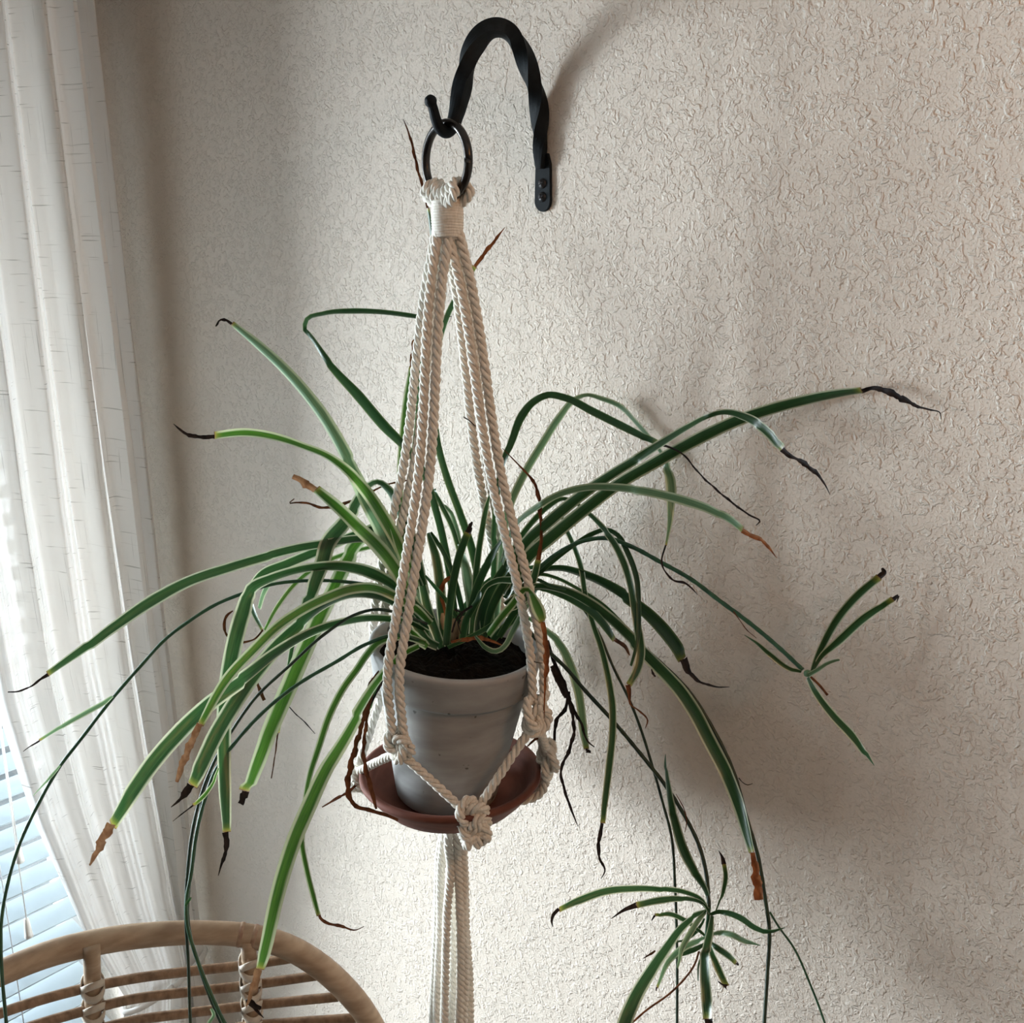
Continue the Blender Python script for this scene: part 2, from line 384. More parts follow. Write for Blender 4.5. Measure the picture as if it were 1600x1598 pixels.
for (px, py) in ((41, 1434), (27, 1316)):
    p = on_x(px, py, -1.045)
    tube('pull_cord', [p, (p.x, p.y + 0.002, p.z + 0.4), (-1.058, p.y + 0.008, WZ1 - 0.05)], 0.0013, M_tassel, bl, 6, n=12)
    mk('cord_tassel', *tassel(p), M_tassel, bl)

# ------------------------------------------------------------------ curtain
def curtain_material():
    m, nt, b = nodes('sheer_linen'); L = nt.links
    uvn = N(nt, 'ShaderNodeUVMap'); uvn.uv_map = 'UVMap'
    def lines(sc, lo, hi):
        mp = N(nt, 'ShaderNodeMapping'); mp.inputs['Scale'].default_value = sc; L.new(uvn.outputs[0], mp.inputs[0])
        nz = N(nt, 'ShaderNodeTexNoise'); nz.inputs['Scale'].default_value = 1; nz.inputs['Detail'].default_value = 1.5; L.new(mp.outputs[0], nz.inputs['Vector'])
        r = ramp(nt, [(lo, g(0)), (hi, g(1))]); L.new(nz.outputs['Fac'], r.inputs[0]); return r
    a = lines((9, 260, 1), 0.66, 0.74); c = lines((260, 5, 1), 0.66, 0.74)
    mxx = N(nt, 'ShaderNodeMath', operation='MAXIMUM'); L.new(a.outputs[0], mxx.inputs[0]); L.new(c.outputs[0], mxx.inputs[1])
    col = N(nt, 'ShaderNodeMix', data_type='RGBA'); L.new(mxx.outputs[0], col.inputs['Factor'])
    col.inputs['A'].default_value = (0.86, 0.84, 0.81, 1); col.inputs['B'].default_value = (0.50, 0.48, 0.45, 1)
    L.new(col.outputs['Result'], b.inputs['Base Color']); b.inputs['Roughness'].default_value = 0.95; b.inputs['Specular IOR Level'].default_value = 0.05
    tr = N(nt, 'ShaderNodeBsdfTranslucent'); L.new(col.outputs['Result'], tr.inputs['Color'])
    ms = N(nt, 'ShaderNodeMixShader'); ms.inputs[0].default_value = 0.115
    L.new(b.outputs[0], ms.inputs[1]); L.new(tr.outputs[0], ms.inputs[2])
    tp = N(nt, 'ShaderNodeBsdfTransparent'); m2 = N(nt, 'ShaderNodeMixShader'); m2.inputs[0].default_value = 0.03
    L.new(ms.outputs[0], m2.inputs[1]); L.new(tp.outputs[0], m2.inputs[2])
    L.new(m2.outputs[0], nt.nodes['Material Output'].inputs[0])
    return m
M_curtain = curtain_material()
def interp(x, xs, ys):
    return float(np.interp(x, xs, ys))
cu = thing('curtain', 'sheer off-white linen curtain gathered in long folds at the window edge', 'curtain', (-0.93, -0.5, 2.52))
ZT, ZTIE = 2.50, 0.37
nu, nv = 260, 110
vs, fs, uvs = [], [], []
fz = [0.02, 0.37, 0.56, 0.84, 1.10, 1.45, 1.80, 2.15, 2.50]
fyl = [-0.30, -0.20, -0.262, -0.325, -0.362, -0.378, -0.380, -0.378, -0.375]
fyr = [-0.020, -0.026, -0.030, -0.034, -0.040, -0.047, -0.053, -0.060, -0.066]
ph = [random.uniform(-0.4, 0.4) for _ in range(40)]
for j in range(nv + 1):
    z = ZT + (0.02 - ZT) * j / nv
    yl = interp(z, fz, fyl); yr = interp(z, fz, fyr)
    span = yr - yl
    for i in range(nu + 1):
        u = i / nu
        uu = u + 0.018 * math.sin(6.1 * u + 1.3 * z) + 0.012 * math.sin(17 * u + 0.7)
        th = 2 * math.pi * 4.6 * uu
        A = 0.013 + 0.016 * min(1, (z - ZTIE) / 1.2 if z > ZTIE else 0.3) + 0.010 * math.sin(5 * u + 1)
        if z < 0.6: A *= 0.75
        w = math.sin(th) + 0.35 * math.sin(2 * th + 1.2 + 0.8 * z) + 0.12 * math.sin(5.3 * th + 2 * z)
        A *= min(1.0, u * 14 + 0.25)
        y = yr - span * (u + 0.014 * math.cos(th + 0.4) * min(1, u * 10) * min(1, (1 - u) * 10))
        x = -0.930 + A * w - 0.01
        if abs(z - ZTIE) < 0.12: x = -0.935 + (x + 0.935) * (0.45 + 0.55 * abs(z - ZTIE) / 0.12)
        vs.append((x, y, z)); uvs.append((u * 1.3, z))
for j in range(nv):
    for i in range(nu):
        a = j * (nu + 1) + i
        fs.append((a, a + 1, a + nu + 2, a + nu + 1))
mk('cloth', vs, fs, M_curtain, cu, uv=uvs)
# hem folded over at the wall-side edge
hv, hf, hu = [], [], []
for j in range(nv + 1):
    z = ZT + (0.02 - ZT) * j / nv; yr = interp(z, fz, fyr)
    for k, (dx, dy) in enumerate(((0.006, 0.002), (0.0075, -0.012), (0.0085, -0.026), (0.004, -0.034))):
        hv.append((-0.935 + dx + 0.002 * math.sin(9 * z), yr + dy, z)); hu.append((0.3 + 0.02 * k, z))
for j in range(nv):
    for k in range(3):
        a = j * 4 + k; hf.append((a, a + 1, a + 5, a + 4))
mk('side_hem', hv, hf, M_curtain, cu, uv=hu)
tb = []
for k in range(40):
    a = 2 * math.pi * k / 39
    tb.append((-0.935 + 0.034 * math.cos(a), -0.115 + 0.095 * math.sin(a), ZTIE + 0.02 * math.sin(a) - 0.0))
tube('tieback', tb, 0.006, M_curtain, cu, 8)
tube('curtain_rod', [(-0.93, -1.6, 2.53), (-0.93, -0.02, 2.53)], 0.011, M_iron, cu, 14)
for k in range(9):
    y = -0.08 - k * 0.115
    th = [( -0.93 + 0.016 * math.cos(a), y, 2.528 + 0.016 * math.sin(a)) for a in np.linspace(0, 2 * math.pi, 17)]
    tube('curtain_ring', th, 0.002, M_iron, cu, 6)

# ------------------------------------------------------------------ wall hook
HK = thing('wall_hook', 'black twisted forged iron plant hook screwed to the wall', 'hook', (0, -0.004, CZ + 0.02))
armpx = [(849, 264), (849, 252), (850, 235), (847, 200), (841, 160), (829, 115), (813, 75), (795, 50), (775, 44), (755, 53), (737, 80), (727, 115), (719, 150), (713, 178), (706, 198), (697, 206), (687, 200), (681, 186), (677, 170), (674, 160)]
arm3 = []
for i, (px, py) in enumerate(armpx):
    p = on_x(px, py, 0.0)
    if p.y > -0.008: p = Vector((0.0, -0.008, p.z))
    arm3.append(p)
A = catmull([tuple(p) for p in arm3], 150)
T, U, V = frames(A)
Ls = np.concatenate([[0], np.cumsum(np.linalg.norm(np.diff(A, axis=0), axis=1))]); Lt = Ls[-1]
vs, fs = [], []
for i in range(len(A)):
    s = Ls[i] / Lt
    hw = interp(s, [0, 0.05, 0.12, 0.6, 0.78, 0.86, 0.93, 1], [0.0040, 0.0065, 0.0085, 0.0088, 0.0082, 0.0072, 0.0054, 0.0045])
    tw = interp(s, [0, 0.06, 0.74, 1], [0, 0.2, 7.6, 7.6])
    sq = interp(s, [0, 0.76, 0.84, 1], [1, 1, 0.0, 0.0])
    for k in range(16):
        a = 2 * math.pi * k / 16
        rad = 1.0 / max(abs(math.cos(a)), abs(math.sin(a)))
        rad = min(rad, 1.34)
        rad = rad * sq + 1.1 * (1 - sq)
        aa = a + tw
        vs.append(A[i] + hw * rad * (math.cos(aa) * U[i] + math.sin(aa) * V[i]))
for i in range(len(A) - 1):
    for k in range(16):
        a = i * 16 + k; b = i * 16 + (k + 1) % 16; fs.append((a, b, b + 16, a + 16))
fs.append(tuple(range(16))[::-1]); fs.append(tuple((len(A) - 1) * 16 + k for k in range(16)))
arm = mk('arm', vs, fs, M_iron, HK, smooth=False)
pb, pt = on_x(851, 330, 0.0), on_x(849, 245, 0.0)
zb = C.z + (330 - 355) / -1600 * 1.28; 
def wallp(px, py):
    return C + wall_depth(px, py) * (F + (px - 800) / 1600 * R + (py - 799) / 1600 * D)
z_lo, z_hi = wallp(851, 331).z, wallp(849, 240).z
xc = (wallp(851, 300).x)
pv, pf = [], []
outline = []
hw = 0.0125
for k in range(13):
    a = math.pi + math.pi * k / 12; outline.append((hw * math.cos(a), z_lo + hw + hw * math.sin(a)))
outline += [(hw * 0.92, z_hi - 0.012), (hw * 0.6, z_hi), (-hw * 0.6, z_hi), (-hw * 0.92, z_hi - 0.012)]
for yy in (-0.0002, -0.0045):
    for (x, z) in outline: pv.append((xc + x, yy, z))
n = len(outline)
pf = [tuple(range(n)), tuple(range(2 * n - 1, n - 1, -1))] + [(k, n + k, n + (k + 1) % n, (k + 1) % n) for k in range(n)]
bevel(mk('plate', pv, pf, M_iron, HK, smooth=False), 0.001)
M_screw = noise_mat('black_screw', (0.012, 0.013, 0.014), (0.03, 0.03, 0.032), 90, 0.35, metallic=0.3)
for py in (287, 308):
    p = wallp(851, py); 
    v1, f1 = lathe([(0.0, 0.0030), (0.0035, 0.0026), (0.0058, 0.0008), (0.006, 0.0)], (xc, -0.0045, p.z), 20, (0, -1, 0))
    sc = mk('screw', v1, f1, M_screw, HK)
    for a in (0.5, 0.5 + math.pi / 2):
        dx, dz = math.cos(a) * 0.0034, math.sin(a) * 0.0034; nx, nz_ = -math.sin(a) * 0.0007, math.cos(a) * 0.0007
        q = [(xc + sx * dx + sn * nx, yy, p.z + sx * dz + sn * nz_) for yy in (-0.0068, -0.0078) for sx, sn in ((-1, -1), (1, -1), (1, 1), (-1, 1))]
        mk('slot', q, [(0, 1, 2, 3), (7, 6, 5, 4), (0, 4, 5, 1), (1, 5, 6, 2), (2, 6, 7, 3), (3, 7, 4, 0)], DM['k'], sc, smooth=False)
hk = on_x(697, 206, 0.0)
# rounded end of the hook
v1, f1 = lathe([(0, 0.0068), (0.004, 0.0055), (0.0065, 0.002), (0.0065, -0.002), (0.004, -0.0055), (0, -0.0068)], A[-1] + np.array([0, -0.001, 0.001]), 14, (0.2, -1, 0.2))
mk('end_curl', v1, f1, M_iron, HK)

# ------------------------------------------------------------------ macrame hanger
AX = Vector((0.0, hk.y, 0))                          # vertical axis the hanger hangs on
HM = thing('macrame_hanger', 'white cotton macrame hanger with twisted cords and a dark ring', 'plant hanger', (AX.x, AX.y, hk.z - 0.01))
# ring
rc = Vector((AX.x, AX.y, hk.z + 0.008 - 0.0375))
ra = math.radians(-8)
RU = Vector((math.cos(ra), math.sin(ra), 0))
ring_pts = [rc + 0.0385 * (math.cos(a) * RU + Vector((0, 0, math.sin(a)))) for a in np.linspace(0, 2 * math.pi, 65)]
tube('ring', ring_pts, 0.0047, M_ring, HM, 14)
RR = 0.0056
zw = CZ + 0.0095                                    # middle of the wrap
ringbot = rc.z - 0.0385
E1 = R.copy(); E2 = -Fh
# loops over the ring
rg = random.Random(3)
loops = []
for k in range(7):
    t = (k - 3) / 3.0
    a = -math.pi / 2 + t * 0.72
    q = rc + 0.0385 * (math.cos(a) * RU + Vector((0, 0, math.sin(a))))
    nrm = Vector((-RU.y, RU.x, 0)) * -1           # towards the camera side
    rad = (q - rc).normalized()
    path = []
    for b in np.linspace(-0.25, math.pi + 0.25, 7):
        path.append(q + 0.0105 * (math.cos(b) * nrm - math.sin(b) * rad))
    e = AX + Vector((0, 0, zw + 0.012))
    side = t * 0.010
    path = [e + RU * side + nrm * 0.008 + Vector((0, 0, 0.0))] + path + [e + RU * side - nrm * 0.008]
    path = [tuple(p) for p in path]
    v, f = rope_geo(catmull(path, 60), RR * 0.92, 0.026, -1, k * 1.7)
    mk('loop', v, f, M_cotton, HM)
# coil wrap
cv = []
turns = 13
for i in range(turns * 22 + 1):
    a = 2 * math.pi * i / 22; s = i / (turns * 22)
    rad = 0.0148 + 0.0012 * math.sin(s * math.pi)
    cv.append(AX + Vector((rad * math.cos(a), rad * math.sin(a), zw + 0.019 - 0.038 * s + 0.0014 * math.sin(a + 2))))
tube('wrap', cv, 0.0021, M_cotton, HM, 7)
tube('wrap_core', [(AX.x, AX.y, zw + 0.022), (AX.x, AX.y, zw - 0.022)], 0.0135, M_cotton, HM, 16)

# pot / saucer placement
PZ = CZ - 0.487           # rim plane
RIM = 0.106
rad_r = RIM + 0.0095
ang0 = math.atan2(0.098, -0.062)
dirs = []
for k in range(4):
    a = ang0 - k * math.pi / 2
    dirs.append(E1 * math.cos(a) + E2 * math.sin(a))
# 0 front-left, 1 front-right, 2 back-right, 3 back-left
def at(dirv, rad, z): return Vector((AX.x, AX.y, 0)) + dirv * rad + Vector((0, 0, z))
knz = [CZ - 0.570, CZ - 0.545, CZ - 0.56, CZ - 0.57]
knr = [0.106, 0.112, 0.108, 0.108]
up = Vector((0, 0, 1))
for k, dv in enumerate(dirs):
    tang = R.copy() if k != 0 else (R * 0.9 + Vector((-dv.y, dv.x, 0)) * 0.3).normalized()
    for s in (-1, 1):
        p0 = at(dv, 0.0068, zw - 0.012) + tang * s * 0.0062
        p1 = at(dv, 0.018, zw - 0.05) + tang * s * 0.0062
        p2 = at(dv, rad_r * (0.48 if k == 0 else 0.55), (zw - 0.05) * 0.47 + PZ * 0.53) + tang * s * 0.0064
        p3 = at(dv, rad_r * (0.85 if k == 0 else 0.90), PZ + 0.07) + tang * s * 0.0066
        p4 = at(dv, rad_r + 0.002, PZ + 0.004) + tang * s * 0.0070
        p5 = at(dv, knr[k] + 0.008, knz[k] + 0.012) + tang * s * 0.0065
        v, f = rope_geo([tuple(p) for p in (p0, p1, p2, p3, p4, p5)], RR, 0.030, -1, rg.uniform(0, 6))
        mk('cord', v, f, M_cotton, HM)
def knot(c, dv, s=1.0, turn=0.0, squash=0.75, r=RR, name='knot'):
    """cotton knot: a (2,3) torus knot of cord lying against dv, plus a core"""
    c = Vector(c); tang = Vector((-dv.y, dv.x, 0)); pts = []
    for t in np.linspace(0, 2 * math.pi, 90):
        rr = 0.0125 * s * (1 + 0.42 * math.cos(3 * t + turn)); 
        x = rr * math.cos(2 * t + turn); y = rr * math.sin(2 * t + turn) * 1.15; zz = 0.0075 * s * math.sin(3 * t + turn) 
        pts.append(c + tang * x + up * y + dv * zz * squash)
    core = [tuple(c + up * 0.015 * s - tang * 0.004 * s), tuple(c + dv * 0.001 + tang * 0.003 * s), tuple(c - up * 0.015 * s - tang * 0.002 * s)]
    v, f = join([rope_geo(pts, r, 0.030, -1, turn), rope_geo(core, r, 0.030, -1, turn + 1), rope_geo([tuple(Vector(p) + tang * 0.007 * s) for p in core], r, 0.030, -1, turn + 2)])
    o = mk(name, v, f, M_cotton, HM); return o
K1 = at(dirs[0], 0.112, knz[0] - 0.006); K2 = at(dirs[1], 0.118, knz[1] - 0.006)
knot(K1, dirs[0], 0.92, 0.4); knot(K2, dirs[1], 1.3, 1.9)
knot(at(dirs[2], 0.113, knz[2]), dirs[2], 1.0, 0.9); knot(at(dirs[3], 0.113, knz[3]), dirs[3], 0.9, 2.2)
# lower knots between the corners
SZ = CZ - 0.668                                       # saucer rim plane
low = []
for k in range(4):
    a = ang0 - (k + 0.5) * math.pi / 2
    low.append(E1 * math.cos(a) + E2 * math.sin(a))
lowz = [SZ - 0.012, SZ + 0.035, SZ - 0.01, SZ - 0.005]
# pixel-guided spots: front knot and right knot
KL = [W(737, 1285, 1.205), W(856, 1186, 1.305), at(low[2], 0.125, lowz[2]), W(557, 1214, 1.312)]
corner_pts = [K1, K2, at(dirs[2], 0.113, knz[2]), at(dirs[3], 0.113, knz[3])]
knot(KL[0] + up * 0.010, low[0], 1.0, 0.3); knot(KL[0] - up * 0.008 + R * 0.006, low[0], 0.95, 2.6)
knot(KL[1], low[1], 1.2, 1.2); knot(KL[2], low[2], 0.9, 1.2); knot(KL[3], low[3], 0.8, 0.2)
CEN = Vector((AX.x, AX.y, SZ - 0.055)) - R * 0.004
for k in range(4):
    for ci in (k, (k + 1) % 4):
        a = corner_pts[ci]; b = KL[k]
        m_ = (a + b) / 2
        outv = Vector((m_.x - AX.x, m_.y - AX.y, 0)); 
        need = 0.094 if k == 0 else 0.09
        if outv.length < need: m_ = m_ + outv.normalized() * (need - outv.length)
        v, f = rope_geo([tuple(a - up * 0.008), tuple(m_), tuple(b + up * 0.006)], RR * 0.98, 0.030, -1, rg.uniform(0, 6))
        mk('cord', v, f, M_cotton, HM)
    for s in (-1, 1):
        lv = (KL[k] - Vector((AX.x, AX.y, KL[k].z))).normalized(); tg = Vector((-lv.y, lv.x, 0))
        p0 = KL[k] - up * 0.012 + tg * s * 0.005
        p1 = at(lv, 0.108, SZ - 0.028) + tg * s * 0.006
        p2 = at(lv, 0.060, SZ - 0.043) + tg * s * 0.006
        p3 = CEN + lv * 0.008 + tg * s * 0.004 - up * 0.004
        v, f = rope_geo([tuple(p) for p in (p0, p1, p2, p3)], RR * 0.98, 0.030, -1, rg.uniform(0, 6))
        mk('cord', v, f, M_cotton, HM)
# short loose tail at the front knot
v, f = rope_geo([tuple(KL[0] - up * 0.012 + R * 0.006), tuple(KL[0] - up * 0.016 + R * 0.016 + E2 * 0.004), tuple(KL[0] - up * 0.019 + R * 0.019 + E2 * 0.008)], RR, 0.03, -1, 0.4)
mk('cord_end', v, f, M_cotton, HM)
# tassel of eight cords
tas = [((694, 1312), (690, 1345), (688, 1450), (684, 1540), (682, 1640), 1.300), ((700, 1312), (704, 1350), (699, 1420), (696, 1520), (694, 1640), 1.262),
       ((706, 1318), (709, 1360), (709, 1440), (708, 1520), (703, 1640), 1.285), ((714, 1312), (716, 1350), (719, 1440), (720, 1520), (717, 1640), 1.264),
       ((720, 1312), (724, 1350), (724, 1440), (727, 1520), (722, 1640), 1.268), ((722, 1315), (726, 1370), (728, 1450), (733, 1520), (735, 1640), 1.290),
       ((690, 1315), (686, 1350), (684, 1430), (680, 1510), (676, 1640), 1.318), ((712, 1315), (716, 1380), (722, 1450), (728, 1520), (712, 1640), 1.32)]
for q in tas:
    d = q[5]; P = [tuple(W(x, y, d + (y - 1312) / 1600 * 0.27 * 0.8)) for (x, y) in q[:5]]
    P = [tuple(CEN + (Vector(P[0]) - CEN) * 0.3 + up * 0.004)] + P
    e = Vector(P[-1]); P.append(tuple(e - up * 0.14 + R * 0.002))
    v, f = rope_geo(P, RR, 0.022, -1, rg.uniform(0, 6)); mk('tassel_cord', v, f, M_cotton, HM)
knot(CEN - up * 0.006, E2, 0.8, 0.5)

# ------------------------------------------------------------------ saucer, pot, soil
sc_c = W(704, 1216, 1.304); sc_c = Vector((sc_c.x, sc_c.y, SZ))
SR = 0.115
SA = thing('saucer', 'shallow reddish terracotta saucer under the grey pot in the hanger', 'saucer', (sc_c.x, sc_c.y, SZ - 0.035))
prof = [(0.0, -0.034), (0.080, -0.034), (0.088, -0.031), (0.100, -0.018), (SR - 0.004, -0.004), (SR, 0.0), (SR, 0.005), (SR - 0.004, 0.0065), (SR - 0.009, 0.005),
        (SR - 0.013, -0.002), (SR - 0.020, -0.018), (0.083, -0.0255), (0.074, -0.027), (0.0, -0.027)]
mk('dish', *lathe(prof, sc_c, 96), M_clay, SA)
pot_top = W(713, 1000, 1.247); pot_top.z = PZ
pot_bot = Vector((sc_c.x - 0.002, sc_c.y, SZ - 0.0265)); pot_bot -= R * 0.004
axis = (pot_top - pot_bot).normalized(); PH = (pot_top - pot_bot).length
PT = thing('plant_pot', 'grey weathered clay flower pot with a collared rim, hanging in cords', 'pot', tuple(pot_bot))
pr = [(0.0, 0.0), (0.060, 0.0), (0.064, 0.004), (0.0655, 0.010), (0.0915, PH - 0.050), (0.0915, PH - 0.047)]
mk('body', *lathe(pr, pot_bot, 96, axis), M_pot, PT)
pr = [(0.0905, PH - 0.045), (0.0975, PH - 0.0455), (0.0995, PH - 0.042), (RIM - 0.001, PH - 0.006), (RIM, PH - 0.002), (RIM - 0.002, PH), (RIM - 0.008, PH), (RIM - 0.0105, PH - 0.004), (0.090, PH - 0.045), (0.088, PH - 0.06)]
mk('rim', *lathe(pr, pot_bot, 96, axis), M_pot, PT)
# soil: lumpy disc
q = Vector((0, 0, 1)).rotation_difference(axis); vs, fs = [], []
nr, ns = 22, 72
for i in range(nr + 1):
    r = 0.0945 * i / nr
    for k in range(ns):
        a = 2 * math.pi * k / ns
        h = 0.004 * math.sin(r * 170 + math.cos(3 * a)) * math.cos(2 * a + 1) + rg.uniform(-0.0014, 0.0014) + 0.006 * (1 - (r / 0.0945) ** 2)
        vs.append(pot_bot + q @ Vector((r * math.cos(a), r * math.sin(a), PH - 0.022 + h)))
for i in range(nr):
    for k in range(ns):
        a = i * ns + k; b = i * ns + (k + 1) % ns; fs.append((a, b, b + ns, a + ns))
mk('soil', vs, fs, M_soil, PT, smooth=False)

# ------------------------------------------------------------------ spider plant
SP = thing('spider_plant', 'spider plant with long arching cream-edged leaves and browned tips', 'plant', (pot_top.x, pot_top.y, PZ - 0.015))

lr = random.Random(11)
def ribbon(px, d0, d1, tot0, tot1, alltot, pw=1.5, fold=0.28, phi0=None, thin=False, flip=1, wmax=None, dmid=None, ragged=0):
    """pixel-measured centre line with visible widths -> curved 3D blade"""
    P = np.array([(x, y, w) for x, y, w in px], float)
    seg = np.linalg.norm(np.diff(P[:, :2], axis=0), axis=1); L = seg.sum()
    n = int(max(8, min(90, L / 6.5)))
    if thin:
        n = int(max(8, L / 4)); Q = catmull_xy(P, n)
        k1, k2 = lr.uniform(0, 6), lr.uniform(0, 6)
        for i in range(1, n - 1):
            e = math.sin(math.pi * i / (n - 1))
            Q[i, 2] *= 1 + e * (0.22 * math.sin(i * 1.15 + k1) + 0.14 * math.sin(i * 2.7 + k2))
            Q[i, 0] += e * 0.10 * Q[i, 2] * math.sin(i * 0.9 + k2); Q[i, 1] += e * 0.10 * Q[i, 2] * math.cos(i * 0.8 + k1)
    else:
        Q = catmull_xy(P, n)
        if L > 40:
            a_, b_ = Q[-2].copy(), Q[-1].copy()
            Q = np.array(list(Q[:-1]) + [a_ + (b_ - a_) * t for t in (0.35, 0.6, 0.8)] + [b_]); n = len(Q)
    s = np.concatenate([[0], np.cumsum(np.linalg.norm(np.diff(Q[:, :2], axis=0), axis=1))]); s = s / max(s[-1], 1e-6)
    sg = (tot0 + s * (tot1 - tot0)) / alltot
    if dmid is not None:
        dd = np.interp(sg, [0, 0.5, 1], [d0, dmid, d1]); k = 3 * sg * sg - 2 * sg ** 3
        dd = (1 - sg) ** 2 * d0 + 2 * sg * (1 - sg) * dmid + sg ** 2 * d1
    else:
        dd = d0 + (d1 - d0) * np.clip(sg, 0, 1) ** pw
    pts = []
    for i in range(n):
        d = min(dd[i], wall_depth(Q[i, 0], Q[i, 1]) - (0.014 if not thin else 0.010))
        pts.append(W(Q[i, 0], Q[i, 1], d))
    return Q, pts, s, sg, dd
def catmull_xy(P, n):
    seg = np.maximum(np.linalg.norm(np.diff(P[:, :2], axis=0), axis=1), 1e-6)
    T = np.concatenate([[0], np.cumsum(seg)])
    if len(P) == 2:
        t = np.linspace(0, 1, n)[:, None]; return P[0] * (1 - t) + P[1] * t
    m = np.zeros_like(P)
    for i in range(1, len(P) - 1):
        a = (P[i] - P[i-1]) / seg[i-1]; b = (P[i+1] - P[i]) / seg[i]
        m[i] = (a * seg[i] + b * seg[i-1]) / (seg[i] + seg[i-1])
    m[0] = (P[1] - P[0]) / seg[0]; m[-1] = (P[-1] - P[-2]) / seg[-1]
    out = []
    for t in np.linspace(0, T[-1], n):
        i = min(max(np.searchsorted(T, t) - 1, 0), len(seg) - 1); h = seg[i]; s = (t - T[i]) / h
        r = (2*s**3-3*s**2+1)*P[i] + (s**3-2*s**2+s)*h*m[i] + (-2*s**3+3*s**2)*P[i+1] + (s**3-s**2)*h*m[i+1]
        r[2] = max(0.4, P[i][2] * (1 - s) + P[i+1][2] * s)
        out.append(r)
    return np.array(out)
def blade_geo(Q, pts, wmax, vis_lo, fold, dry=False, rnd=None, v0=0.0):
    n = len(pts); vs, fs, uv = [], [], []
    cross = (-1, -0.55, 0, 0.55, 1); m = len(cross); acc = v0
    lastw = None
    for i in range(n):
        a = pts[max(0, i - 1)]; b = pts[min(n - 1, i + 1)]
        t = (b - a).normalized(); view = (pts[i] - C).normalized()
        w0 = t.cross(view)
        if w0.length < 0.05: w0 = lastw or R.copy()
        w0.normalize()
        if lastw is not None and w0.dot(lastw) < 0: w0 = -w0
        lastw = w0.copy()
        nrm = w0.cross(t).normalized()
        if nrm.dot(view) > 0: nrm = -nrm
        dep = (pts[i] - C).dot(F)
        vis = Q[i, 2] * dep / 1600
        full = max(Q[i, 2], wmax * vis_lo) if not dry else Q[i, 2]
        # taper allowance near the very ends
        full = min(full, Q[i, 2] * 1.5); full = full * dep / 1600
        ph_ = math.acos(max(0.0, min(1.0, vis / max(full * 1.0001, 1e-6))))
        ph_ = max(ph_, 0.0)
        # rotate about t so that the face turns upwards
        wv = w0 * math.cos(ph_) + nrm * math.sin(ph_) * (1 if (w0 * 0 + nrm).z >= 0 else -1) * (1 if w0.z > 0 else -1)
        nn = wv.cross(t).normalized()
        if nn.z < 0 and abs(nn.z) > 0.02 and not dry: nn = -nn
        if dry and nn.dot(view) > 0: nn = -nn
        if i: acc += (pts[i] - pts[i-1]).length
        for c in cross:
            off = fold * abs(c) * full * 0.5
            j = 0
            if dry and rnd: j = rnd.uniform(-0.12, 0.12) * full
            vs.append(pts[i] + wv * (c * full * 0.5 * (math.cos(fold))) + nn * (off + j)); uv.append(((c + 1) / 2, acc * 10))
    for i in range(n - 1):
        for k in range(m - 1):
            a = i * m + k; fs.append((a, a + 1, a + m + 1, a + m))
    return vs, fs, uv, acc
DRYW = {'k': 'blackened', 'n': 'brown', 'o': 'rust brown', 't': 'papery tan'}
def leaf(green, dry=None, kind='g', dk='k', d0=1.25, d1=1.2, pw=1.5, fold=0.30, parent=None, lo=0.8, name='leaf', dmid=None, sub=False):
    """green/dry: [(px, py, visible width)] from base to tip"""
    parent = parent or SP
    def plen(P): return sum(math.hypot(P[i+1][0] - P[i][0], P[i+1][1] - P[i][1]) for i in range(len(P) - 1))
    gl = plen(green) if green else 0
    if dry and green: dry = [(green[-1][0], green[-1][1], dry[0][2])] + [p for p in dry if math.hypot(p[0] - green[-1][0], p[1] - green[-1][1]) > 3]
    dl = plen(dry) if dry else 0; tot = gl + dl
    o = None
    if green:
        Q, pts, s, sg, dd = ribbon(green, d0, d1, 0, gl, tot, pw, dmid=dmid)
        wmax = max(p[2] for p in green)
        v, f, uv, acc = blade_geo(Q, pts, wmax, lo, fold, v0=lr.uniform(0, 5))
        tipv = None
        if dry:
            m_ = len(v) // len(pts); cum = [0.0]
            for i in range(len(pts) - 1, 0, -1): cum.append(cum[-1] + (pts[i] - pts[i-1]).length)
            cum = cum[::-1]
            for i in range(len(pts)):
                pass
            tipv = [max(0.0, 1 - cum[i] / 0.0065) for i in range(len(pts)) for _ in range(m_)]
        if sub and dry:
            Q2, p2, *_ = ribbon(dry, d0, d1, gl, tot, tot, pw, dmid=dmid)
            v2, f2, uv2, _ = blade_geo(Q2, p2, 1, lo, 0.5, True, lr)
            b = len(v); fm = [0] * len(f) + [1] * len(f2)
            return mk(name, v + v2, f + [tuple(i + b for i in q) for q in f2], None, parent, uv=uv + uv2, mats=[LM[kind], DM[dk]], fm=fm, tip=tipv)
        o = mk(name, v, f, LM[kind], parent, uv=uv, tip=tipv)
    if dry:
        Q, pts, s, sg, dd = ribbon(dry, d0, d1, gl, tot, tot, pw, thin=True, dmid=dmid)
        v, f, uv, acc = blade_geo(Q, pts, 1, lo, 0.5, True, lr)
        if o is not None:
            t = mk('dry_tip', v, f, DM[dk], o, uv=uv, org=o['_o']); t['label'] = 'dried %s leaf tip' % DRYW[dk]
        else:
            o = mk(name, v, f, DM[dk], parent, uv=uv); o['label'] = 'shrivelled %s dead leaf' % DRYW[dk]
    return o
def runner(P, w, d0, d1, mat=None, parent=None, pw=1.2, name='runner', dmid=None):
    Q, pts, *_ = ribbon([(x, y, w) for x, y in P], d0, d1, 0, 1, 1, pw, dmid=dmid)
    dep = np.array([(p - C).dot(F) for p in pts])
    rr = w / 2 * dep / 1600 * (1 + 0.06 * np.sin(np.arange(len(pts)) * 1.9))
    v, f = tube_geo([tuple(p) for p in pts], rr, 7)
    return mk(name, v, f, mat or M_runner, parent or SP)

